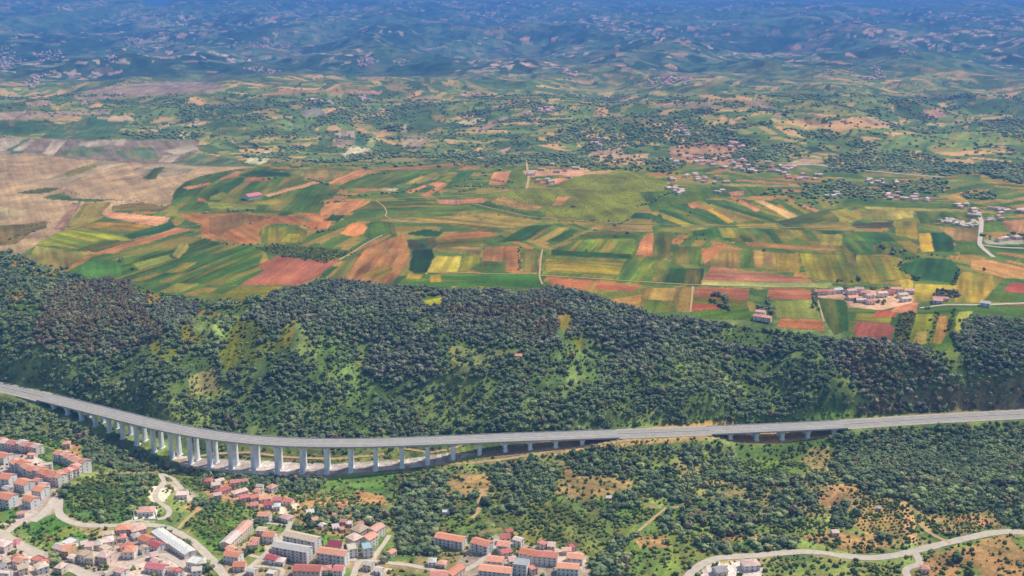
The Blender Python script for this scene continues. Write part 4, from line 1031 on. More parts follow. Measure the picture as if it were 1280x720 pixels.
# middle left
B(145,669,162,668,11,5,'orange hipped house at the upper left of the red roofed group by the curving road',rc='orange',wc='pink',roof='hip')
B(166,671,184,667,12,5,'red-orange hipped house beside the head of the long white shed',rc='salmon',wc='pink',roof='hip')
B(151,678,158,677,8,4,'small red roofed annexe between the two hipped houses',rc='red',wc='white',roof='hip')
B(173,680,184,684,10,5,'grey walled house with a small orange roof left of the long sheds',rc='orange',wc='grey')
B(185,687,197,691,9,5,'dark roofed house with a crimson end left of the long sheds',rc='crimson',wc='grey')
B(154,699,168,699,11,7,'white fronted house with an orange hipped roof above the lane bend',rc='orange',wc='white',roof='hip')
B(136,682,147,680,9,4,'pale flat terrace house between the crowded cluster and the hipped houses',rc='tan',wc='beige',roof='flat')
B(181,716,204,720,10,5,'crimson roofed long house with a grey front at the bottom edge',rc='crimson',wc='grey',rise=2.6)
B(172,645,192,645,11,4,'red roofed house inside the white walled courtyard',rc='salmon',wc='white',roof='hip')
B(190,672,210,685,11,5,'long white roofed shed, upper one of the pair beside the curving road','shed',rc='white',wc='white',rise=1.0)
B(211,686,231,699,11,5,'long white roofed shed, lower one of the pair beside the curving road','shed',rc='white',wc='white',rise=1.0)
B(233,712,246,715,12,7,'white house with many roof levels below the long sheds',rc='white',wc='white',roof='flat')
B(247,713,258,712,11,6,'white and brown house touching the curving road below the long sheds',rc='tan',wc='white',roof='hip')
B(220,624,234,625,11,4,'flat pale building under construction by the sandy terraces','building',name='flat_roofed_building',roof='flat',rc='pinkish',wc='cream')
# hillside hamlet of red roofs below the viaduct
for (a,b,c,d,t,rk,wk,rf) in [(255,607,264,607,'uppermost red house of the hillside hamlet','crimson','pink','hip'),(266,612,276,611,'beige house below the uppermost red one of the hillside hamlet','pinkish','beige','gable'),(288,609,300,608,'long red house at the top right of the upper hillside row','red','pink','gable'),
  (274,620,290,616,'red house with a pale yard at the lower end of the upper hillside row','crimson','pink','hip'),(293,622,311,619,'big pinkish hipped house in the middle of the hillside hamlet','pinkish','beige','hip'),(301,628,312,627,'crimson roofed house just below the big pinkish one','crimson','pink','gable'),
  (314,628,324,627,'dark red roofed house left of the orange one in the hillside row','red','pink','gable'),(326,629,339,629,'orange roofed house in the middle of the long hillside row','orange','cream','gable'),(341,631,352,631,'red house right of the orange one in the long hillside row','crimson','pink','gable'),(353,632,364,633,'red roofed house at the right end of the long hillside row','red','pink','gable'),
  (330,637,340,637,'grey fronted red house below the orange one on the hillside','crimson','grey','gable'),(342,639,350,639,'white walled small house below the long hillside row','white','white','hip'),(384,647,393,646,'little white roofed hut among the terraced gardens','white','white','gable')]:
    B(a,b,c,d,8,4.5,t,rc=rk,wc=wk,roof=rf)
B(322,652,337,653,9,6,'blue-grey fronted house with an orange roof on the level lane',rc='orange',wc='grey')
B(349,652,360,655,9,4.5,'pale hipped house on the level lane next to a dark tree',rc='pinkish',wc='cream',roof='hip')
B(391,655,398,654,7,3.5,'small pink hut in the terraced gardens','house',rc='salmon',wc='pink')
# central village
B(288,688,303,676,10,7,'lower pinkish block of the stepped pair going up the green hillside',AP,rc='pinkish',wc='beige')
B(303,676,317,664,10,8,'upper salmon block of the stepped pair going up the green hillside',AP,rc='salmon',wc='beige')
B(279,703,298,706,10,7,'orange roofed block with a grey front at the foot of the stepped pair',AP,rc='orange',wc='grey')
B(291,715,306,715,9,5,'low orange house near the bottom edge below the grey fronted block',rc='orange',wc='pink')
B(328,679,342,680,10,7,'green shuttered house with an orange roof left of the straight lane',rc='orange',wc='white')
B(354,683,394,692,11,11,'long grey apartment block with a cream roof, behind the white roofed one',AP,rc='tan',wc='grey',balc=True,storeys=4)
B(340,697,384,705,11,11,'long grey apartment block with a white roof beside the straight lane',AP,rc='white',wc='grey',balc=True,storeys=4)
B(396,703,431,709,11,10,'long grey apartment block with an orange roof above a green lawn',AP,rc='orange',wc='grey',balc=True,storeys=3)
B(410,691,427,692,10,7,'house with a dark maroon court and pink surround, behind the orange roofed block',rc='maroon',wc='pink',rise=3.0)
B(331,704,344,707,8,5,'crimson roofed small house in front of the white roofed block',rc='crimson',wc='grey')
B(346,707,354,708,8,4,'tiny white and red house by the foot of the white roofed block',rc='pinkish',wc='white',roof='hip')
B(366,722,400,724,11,7,'long red roofed block along the bottom edge',AP,rc='red',wc='pink')
B(416,721,428,722,10,6,'crimson roofed house at the bottom edge under the green lawn',rc='crimson',wc='white')
B(436,698,448,697,12,8,'tall grey house at the front of the stepped pale row',rc='tan',wc='grey',roof='flat')
B(443,687,454,683,12,9,'pale house in the middle of the stepped row left of the gully',rc='pinkish',wc='beige',roof='hip')
B(450,676,462,671,12,9,'tan roofed house at the top of the stepped row left of the gully',rc='tan',wc='beige',roof='hip')
B(455,698,467,697,12,9,'teal fronted tall house next to the tree-filled gully',rc='teal',wc='grey',roof='flat')
B(462,686,473,681,10,9,'orange roofed house in the middle of the row beside the gully',rc='orange',wc='cream')
B(470,675,482,669,10,9,'salmon roofed house at the top of the row beside the gully',rc='salmon',wc='cream')
B(489,697,496,694,6,4,'small orange roofed cabin on the grass at the edge of the gully',rc='orange',wc='cream')
# right village
B(543,684,578,688,11,9,'three storey orange roofed block with white pillars, leftmost of the right village',AP,rc='orange',wc='grey',balc=True)
B(588,690,609,694,11,9,'orange roofed block with a beige end wall, second from the gully in the right village',AP,rc='orange',wc='grey',balc=True)
B(621,691,635,692,10,7,'blue-grey house with an orange roof at the top of the right village lane',rc='orange',wc='grey')
B(626,681,638,680,9,6,'red roofed house at the head of the right village lane',rc='red',wc='white')
B(634,670,642,668,6,3.5,'small red hut above the right village among green gardens','house',rc='red',wc='pink')
B(608,712,628,713,10,8,'brown fronted house with a broad orange roof in the centre of the right village',rc='orange',wc='pink')
B(628,699,640,696,8,5,'red house tucked behind the brown fronted one in the right village',rc='red',wc='pink')
B(598,724,638,727,11,8,'long orange roofed block along the bottom edge of the right village',AP,rc='orange',wc='grey')
B(641,719,658,721,13,10,'tall grey-brown flat topped house in the right village',rc='grey',wc='grey',roof='flat')
B(648,702,671,706,11,8,'left half of the long double block, with the paler orange roof',AP,rc='orange',wc='grey')
B(671.3,706,696,708,11,8,'right half of the long double block, with the redder roof',AP,rc='red',wc='grey')
B(708,705,728,707,10,6,'orange roofed house near the right end of the right village',rc='orange',wc='grey')
B(696,719,723,721,10,7,'low orange roofed house at the bottom right of the right village',rc='orange',wc='grey')
B(703,694,714,694,7,4,'small pinkish house behind the right end of the right village',rc='salmon',wc='beige')
B(535,709,545,709,8,4.5,'white roofed small house on the pale road below the three storey block',rc='white',wc='white',roof='hip')
B(547,710,556,711,7,4,'little red and orange house next to the white roofed one',rc='salmon',wc='pink',roof='hip')
B(566,726,582,716,9,5,'orange roofed angled house at the bottom edge left of the right village',rc='orange',wc='cream')
B(538,727,560,727,9,5,'red roofed long house at the bottom edge below the white roofed one',rc='red',wc='cream')
B(572,617,578,617,5,3,'white box hut in the terraced gardens below the viaduct','shed',roof='flat',rc='white',wc='white') if False else None
B(553,645,562,644,6,3,'pale flat shed at the end of a garden path below the tan plot','shed',roof='flat',rc='white',wc='white')
# lower right
B(930,715,950,713,11,5,'red roofed farmhouse in the walled yard inside the lane bend',rc='pinkish',wc='white',roof='hip')
B(896,722,910,719,10,4,'grey roofed barn in the walled yard inside the lane bend','barn',rc='grey',wc='beige')
B(1041,671,1049,670,6,3.5,'small pale roofed hut on the orange terraces above the lane','house',rc='pinkish',wc='beige')
B(1152,717,1162,717,7,4,'small red and white house at the lane branch in the lower right',rc='salmon',wc='white',roof='hip')
B(1097,639,1101,639,5,3,'tiny white hut in the bush-row orchard','shed',rc='white',wc='white')
B(758,626,764,626,5,3,'tiny pinkish hut on the orange clearing in the woods','shed',rc='pinkish',wc='beige')
B(644,448,652,448,6,3,'little orange hut alone on the wooded slope','shed',rc='orange',wc='beige')
CLUTTER("60,690 110,672 150,664 200,668 230,690 262,716 250,724 60,724",15,'small houses of the lower left quarter','small plain house filling the gaps of the lower left quarter',201)
CLUTTER("-5,700 60,706 70,722 -5,724",6,'small houses in the corner','small house in the lower left corner below the wide road',202)
CLUTTER("-5,668 14,676 30,692 -5,690",5,'small houses in the road fork','small pinkish house inside the fork of the wide road',203,6,9)
CLUTTER("250,604 295,598 372,622 378,640 340,642 262,624",7,'small houses of the hillside hamlet','small house squeezed between the red roofs of the hillside hamlet',204,6,9,3,5)
CLUTTER("282,690 330,668 350,672 400,692 432,694 478,704 470,722 282,724",10,'small houses of the central village','small house between the apartment blocks of the central village',205)
CLUTTER("575,716 600,690 622,668 660,676 735,690 735,722",7,'small houses of the right village','small house between the orange blocks of the right village',206)
CLUTTER("372,634 440,632 470,652 440,668 380,660",9,'garden huts on the terraces','garden hut on the brown terraces below the viaduct',207,4,6,2.5,3.2)
CLUTTER("10,566 60,572 70,610 60,640 0,655",6,'small houses of the left quarter','small house standing between the apartment blocks of the left quarter',208,6,9)
# farms on the near plateau
def far_houses(spec, group, labelf):
    for i, (u, v, w, rk, wk) in enumerate(spec):
        P = to_ground([u], [v])[0]
        a = rng.uniform(-0.5, 0.5)
        dx = np.array([math.cos(a), math.sin(a)]) * w / 2
        building('farmhouse' if 'farm' in group else 'house', labelf(i), 'farmhouse' if 'farm' in group else 'house', P[:2] - dx, P[:2] + dx, rng.uniform(8, 11), rng.uniform(4, 6.5), 'gable', rk, wk, 2, max(2, int(w / 5)), group=group, ends=False)
far_houses([(948,401,14,'red','cream'),(957,403,12,'orange','pink'),(950,396,12,'salmon','white')],'farm buildings beside the red-brown plots', lambda i: ['red roofed farmhouse nearest the grey trees, on the small tree-studded farm','orange roofed farmhouse at the right of the small tree-studded farm','salmon roofed farmhouse at the back of the small tree-studded farm'][i])
far_houses([(1027,369,18,'red','pink'),(1038,368,14,'salmon','cream'),(1049,367,13,'white','white')],'farm buildings at the left end of the hamlet', lambda i: ['long red farm building at the left end of the plateau hamlet','salmon farm building between the red and the white one in the plateau hamlet','white roofed farm building next to the salmon one in the plateau hamlet'][i])
ham = [(1066,369,14),(1074,366,12),(1082,370,12),(1068,376,15),(1077,379,13),(1089,373,12),(1104,372,13),(1112,369,12),(1121,367,15),(1130,372,13),(1137,368,12),(1134,377,14),(1090,381,11)]
far_houses([(u,v,w,['salmon','pinkish','red','orange','tan'][i%5],['cream','pink','white'][i%3]) for i,(u,v,w) in enumerate(ham)],'farm houses of the plateau hamlet', lambda i: 'farmhouse with a tiled roof in the crowded middle of the plateau hamlet')
far_houses([(1176,377,20,'red','cream'),(1231,384,12,'white','white'),(1172,380,12,'salmon','pink')],'farm buildings right of the hamlet', lambda i: ['long red barn-like farmhouse under a dark copse right of the hamlet','white roofed farm building on the dusty red field','salmon farmhouse at the road right of the hamlet'][i])
B(311,250.5,328,247,22,6,'long red roofed barn alone among the rolling green fields','barn',name='barn',rc='crimson',wc='white',roof='gable')
# compounds and villages further off
def scatter(poly, n, group, label, wmin=11, wmax=19, seed=1):
    r = np.random.default_rng(seed); P = np.array([list(map(float, p.split(','))) for p in poly.split()]); out = []
    while len(out) < n:
        u = r.uniform(P[:,0].min(), P[:,0].max(), 200); v = r.uniform(P[:,1].min(), P[:,1].max(), 200)
        k = inpoly(u, v, [tuple(p) for p in P])
        for a, b in zip(u[k], v[k]):
            if len(out) < n: out.append((a, b))
    W = to_ground([o[0] for o in out], [o[1] for o in out])
    for i, p in enumerate(W):
        a = r.uniform(-0.9, 0.9); w = r.uniform(wmin, wmax) * 0.78; dx = np.array([math.cos(a), math.sin(a)]) * w / 2
        building('house', label, 'house', p[:2] - dx, p[:2] + dx, r.uniform(7, 10.5), r.uniform(3.5, 5.5), 'gable' if r.random() < .6 else 'hip', ['salmon','pinkish','salmon','pinkish','tan','red','tan'][r.integers(7)], ['cream','pink','beige','beige'][r.integers(4)], group=group, parts=False)
scatter("656,216 690,207 700,206 735,212 742,217 700,220 660,222",9,'houses of the compound at the vineyard','pale house of the compound at the far edge of the vineyard',12,24,3)
scatter("664,229 690,223 716,222 690,231",5,'houses on the near side of the vineyard compound','pinkish house in the short row between compound and vineyard',10,16,4)
scatter("836,222 860,219 922,223 918,229 870,231 838,228",16,'houses of the street above the fan of strips','tiled house in the street of houses above the fan of narrow fields',11,18,5)
scatter("836,237 846,234 862,238 858,244 838,244",9,'houses at the vineyard corner','tiled house in the knot of houses at the right corner of the vineyard',10,16,6)
scatter("850,200 890,195 930,200 985,206 1008,212 960,219 920,214 880,208 822,204",46,'houses of the long far village','tiled house in the long village strung out below the far woodland',11,20,7)
scatter("962,214 1000,218 1050,222 1060,229 1000,226 965,220",14,'houses at the near end of the long village','tiled house among trees where the long far village thins out',11,18,8)
scatter("1020,246 1040,241 1052,246 1036,249",5,'houses in the copse by the fan of strips','pinkish house in the copse at the right end of the fan of narrow fields',11,16,9)
scatter("1080,226 1112,222 1130,228 1110,234 1082,232",9,'houses of the tree-hidden hamlet','pinkish house half hidden in the trees left of the large ochre field',11,17,10)
scatter("1092,248 1110,241 1150,243 1170,250 1160,254 1100,250",14,'houses along the right plateau road','red tiled house in the row along the back of the right-hand fields',11,18,12)
scatter("1195,258 1222,254 1235,262 1262,258 1300,262 1300,274 1240,270 1210,264",20,'houses of the village at the right edge','red tiled house in the village around the straight pale road',12,22,13)
scatter("1205,270 1215,266 1228,268 1222,274",4,'pale sheds beside the straight road','pale house at the head of the straight pale road',12,18,14)
scatter("1228,276 1256,271 1258,275 1235,279",4,'houses right of the straight road','pale tiled house on the right of the straight pale road',12,18,15)
scatter("1230,302 1275,298 1280,304 1236,306",5,'white sheds right of the straight road','shed-like building in the yard right of the straight pale road',14,22,16)
scatter("895,240 903,236 905,240 898,243",3,'white houses at the head of the fan','white house at the upper end of the fan of narrow fields',9,13,17)

# the white wall round the courtyard in the loop of the lane
cw = to_ground([168,167,193,197],[650,636,634.5,650.5]); cc = cw[:, :2].mean(0)
cr = empty('courtyard_wall', (cc[0], cc[1], float(HH(cc[:1], cc[1:])[0]))); tag(cr, 'low white wall around the paved court in the loop of the narrow lane', 'wall')
for i in range(4):
    a, b = cw[i], cw[(i + 1) % 4]
    if i == 3: b = a + (b - a) * 0.6
    nq = 8; bm = bmesh.new()
    for q in range(nq):
        p = a + (b - a) * q / nq; s = a + (b - a) * (q + 1) / nq; d = (s - p)[:2]; d /= np.linalg.norm(d); nn = np.array([-d[1], d[0]]) * .15
        zs = HH(np.array([p[0], s[0]]), np.array([p[1], s[1]]))
        v = [bm.verts.new((x_ - cc[0], y_ - cc[1], z_ - cr.location.z)) for x_, y_, z_ in [(p[0]-nn[0],p[1]-nn[1],zs[0]-.6),(s[0]-nn[0],s[1]-nn[1],zs[1]-.6),(s[0]+nn[0],s[1]+nn[1],zs[1]-.6),(p[0]+nn[0],p[1]+nn[1],zs[0]-.6),(p[0]-nn[0],p[1]-nn[1],zs[0]+1.8),(s[0]-nn[0],s[1]-nn[1],zs[1]+1.8),(s[0]+nn[0],s[1]+nn[1],zs[1]+1.8),(p[0]+nn[0],p[1]+nn[1],zs[0]+1.8)]]
        for f in ((4,5,6,7),(0,1,5,4),(2,3,7,6),(1,2,6,5),(3,0,4,7)): bm.faces.new([v[j] for j in f])
    link('wall_panel', finish('wall_panel', bm, [wall_mat('white')]), cr)
# white rubble heap by the straight road and the far towns, which read as masses
def mass(name, label, poly, n, smin, smax, hmin, hmax, mats, seed, flat=False):
    r = np.random.default_rng(seed); P = np.array([list(map(float, p.split(','))) for p in poly.split()]); pts = []
    while len(pts) < n:
        u = r.uniform(P[:,0].min(), P[:,0].max(), 400); v = r.uniform(P[:,1].min(), P[:,1].max(), 400)
        k = inpoly(u, v, [tuple(p) for p in P]); pts += list(zip(u[k], v[k]))
    pts = pts[:n]
    W = to_ground([p[0] for p in pts], [p[1] for p in pts]); V, Fc, MI = [], [], []
    for p in W:
        w = r.uniform(smin, smax)/2; d = r.uniform(smin, smax)/2; h = r.uniform(hmin, hmax); a = r.uniform(0, 3.14); ca, sa = math.cos(a), math.sin(a); b = len(V); k = h * 0.45
        for (x, y, z) in ((-w,-d,-4),(w,-d,-4),(w,d,-4),(-w,d,-4),(-w,-d,h),(w,-d,h),(w,d,h),(-w,d,h),(-w*(.5 if flat else 1),0,h+k),(w*(.5 if flat else 1),0,h+k)):
            V.append((p[0]+ca*x-sa*y, p[1]+sa*x+ca*y, p[2]+z))
        for f in ((0,1,5,4),(2,3,7,6),(1,2,6,5),(3,0,4,7)): Fc.append([b+i for i in f]); MI.append(0)
        m = 1 + r.integers(len(mats)-1)
        for f in ((4,5,9,8),(6,7,8,9)): Fc.append([b+i for i in f]); MI.append(m)
        Fc.append([b+5,b+6,b+9]); MI.append(0); Fc.append([b+7,b+4,b+8]); MI.append(0)
    me = bpy.data.meshes.new(name); me.from_pydata(V, [], Fc); me.update()
    for m in mats: me.materials.append(m)
    me.polygons.foreach_set('material_index', MI)
    tag(link(name, me), label, None, None, 'stuff')
mass('rubble','heaps of pale rubble on the grass left of the straight pale road',"1174,277 1186,273 1194,277 1204,278 1208,283 1216,276 1222,278 1222,284 1205,284 1190,281 1176,280",70,3,9,1,4,[wall_mat('beige'),wall_mat('beige')],21,True)
tm = [wall_mat('pink'), roof_mat('salmon'), roof_mat('salmon'), roof_mat('red')]
TOWNS = [("-20,70 0,55 22,68 34,76 10,88 -20,86",90),("38,66 75,62 80,74 50,78",40),("152,46 172,42 186,52 182,64 160,58",35),("278,58 320,52 368,54 370,60 320,62",70),("304,86 325,84 352,90 330,94",30),("128,72 144,66 150,76 136,80",16),("30,104 52,88 60,92 40,112",20),
 ("442,76 455,70 470,72 474,80 450,84",40),("490,78 500,74 518,80 504,84",20),("564,12 590,7 634,6 636,12 600,14",24),("615,36 640,29 668,33 650,40",30),("750,38 762,35 776,44 760,47",22),("688,80 705,86 726,92 722,98 706,94",26),("622,56 636,58 644,66 634,66",12),
 ("800,100 830,92 868,98 866,106 820,108",60),("978,14 1030,12 1034,18 985,18",30),("1090,50 1102,49 1104,54 1092,56",16),("1115,60 1140,62 1148,70 1124,68",20),("1084,84 1098,82 1106,94 1094,92",16),("1236,42 1256,40 1262,46 1240,49",24),("1244,30 1264,28 1270,34 1250,36",14),("1060,100 1100,92 1112,98 1080,104",24),("955,44 965,42 970,46 958,48",12),
 ("384,126 400,124 420,130 402,132",24),("440,122 456,120 462,126 446,128",14),("640,146 668,138 690,134 690,140 664,148",26),("670,136 690,133 690,140 676,141",10),("835,160 850,155 865,172 850,176",16),("905,180 926,178 930,186 908,186",14),("740,176 756,172 752,184 742,186",10)]
for i, (poly, n) in enumerate(TOWNS):
    mass('town', 'cluster of pinkish roofs of a small town on the hazy hills' if i < 23 else 'loose knot of tiled roofs among the hedges beyond the plateau', poly, n if i < 23 else n // 2, 10, 18, 4, 7, tm, 50 + i)
# ------------------------------------------------------------------ trees
L_GREEN = mat_leaf('broadleaf_foliage', (88,102,68), (118,132,86), (156,164,100))
L_DARK = mat_leaf('dark_needle_foliage', (94,98,76), (124,126,98), (152,150,116))
L_BROWN = mat_leaf('dry_brown_foliage', (104,94,68), (134,122,86), (160,146,106))
L_SHRUB = mat_leaf('shrub_foliage', (70,90,44), (110,122,56), (154,156,80))
M_BARK = mat_plain('bark', (96,80,66), 0.95, 0.2, 2.0)

def ico(sub):
    bm = bmesh.new(); bmesh.ops.create_icosphere(bm, subdivisions=sub, radius=1.0)
    bm.verts.ensure_lookup_table()
    V = np.array([v.co[:] for v in bm.verts]); Fc = np.array([[v.index for v in f.verts] for f in bm.faces]); bm.free(); return V, Fc
ICO = {k: ico(k) for k in (1, 2)}
def crown(shape, seed, nblob, sub, loose=0, small=1.0):
    """crown of clumped leaf masses with ragged surface; unit width 1 (radius .5), height 0..1"""
    r = np.random.default_rng(seed); Vs, Fs, off = [], [], 0
    bv, bf = ICO[sub]
    for i in range(nblob):
        if shape == 'round':
            t = r.uniform(0, 2 * math.pi); rad = (0.29 if small == 1.0 else 0.36) * math.sqrt(r.random()); zc = r.uniform(0.34, 0.76) - rad * 0.35; br = r.uniform(0.17, 0.27) * small
            c = (rad * math.cos(t), rad * math.sin(t), zc); sc = (br, br, br * r.uniform(.75, 1.0))
            if i == 0: c = (0, 0, .46); sc = (.33, .33, .30)
        elif shape == 'tall':
            f = (i + 0.5) / nblob; t = r.uniform(0, 6.28); rad = 0.24 * (1 - f * 0.55) * r.random() ** .5
            c = (rad * math.cos(t), rad * math.sin(t), 0.26 + 0.54 * f); br = (0.34 - 0.13 * f) * r.uniform(.8, 1.2); sc = (br, br, 0.19 * r.uniform(.8, 1.3))
        else:
            t = r.uniform(0, 6.28); rad = 0.3 * math.sqrt(r.random()); br = r.uniform(.18, .3)
            c = (rad * math.cos(t), rad * math.sin(t), r.uniform(.25, .55)); sc = (br, br, br * 1.3)
        v = bv * (1 + r.uniform(-0.42, 0.38, len(bv)))[:, None]
        Vs.append(v * np.array(sc) + np.array(c)); Fs.append(bf + off); off += len(bv)
    for i in range(loose):                     # leafy sprays standing off the clumps
        a = r.normal(size=3); a /= np.linalg.norm(a); a[2] = abs(a[2]) * .8
        base = Vs[r.integers(len(Vs))]; c = base[r.integers(len(base))] * np.array([1.08, 1.08, 1.03])
        q = c + r.normal(size=(3, 3)) * 0.055
        Vs.append(q); Fs.append(np.array([[0, 1, 2]]) + off); off += 3
    return np.concatenate(Vs), np.concatenate(Fs)
KINDS = {
 'broadleaf': dict(shape='round', mat=L_GREEN, w=(4.5, 11.0), hr=(0.7, 1.1)),
 'pine': dict(shape='round', mat=L_DARK, w=(6.5, 10.0), hr=(0.8, 1.1)),
 'dry': dict(shape='round', mat=L_BROWN, w=(5.5, 9.0), hr=(0.95, 1.35)),
 'shrub': dict(shape='bush', mat=L_SHRUB, w=(1.6, 5.2), hr=(0.7, 1.0)),
}
for ki, (k, s) in enumerate(KINDS.items()):
    s['hi'] = [crown(s['shape'], 100 * ki + j, {'round': 14, 'tall': 8, 'bush': 6}[s['shape']], 2, 70, 0.75) for j in range(5)]
    s['mid'] = [crown(s['shape'], 100 * ki + 20 + j, {'round': 13, 'tall': 5, 'bush': 5}[s['shape']], 1, 26, 0.72) for j in range(9)]
    s['lo'] = [crown(s['shape'], 100 * ki + 40 + j, {'round': 4, 'tall': 3, 'bush': 2}[s['shape']], 1, 4) for j in range(7)]

def poly(s): return [tuple(map(float, p.split(','))) for p in s.split()]
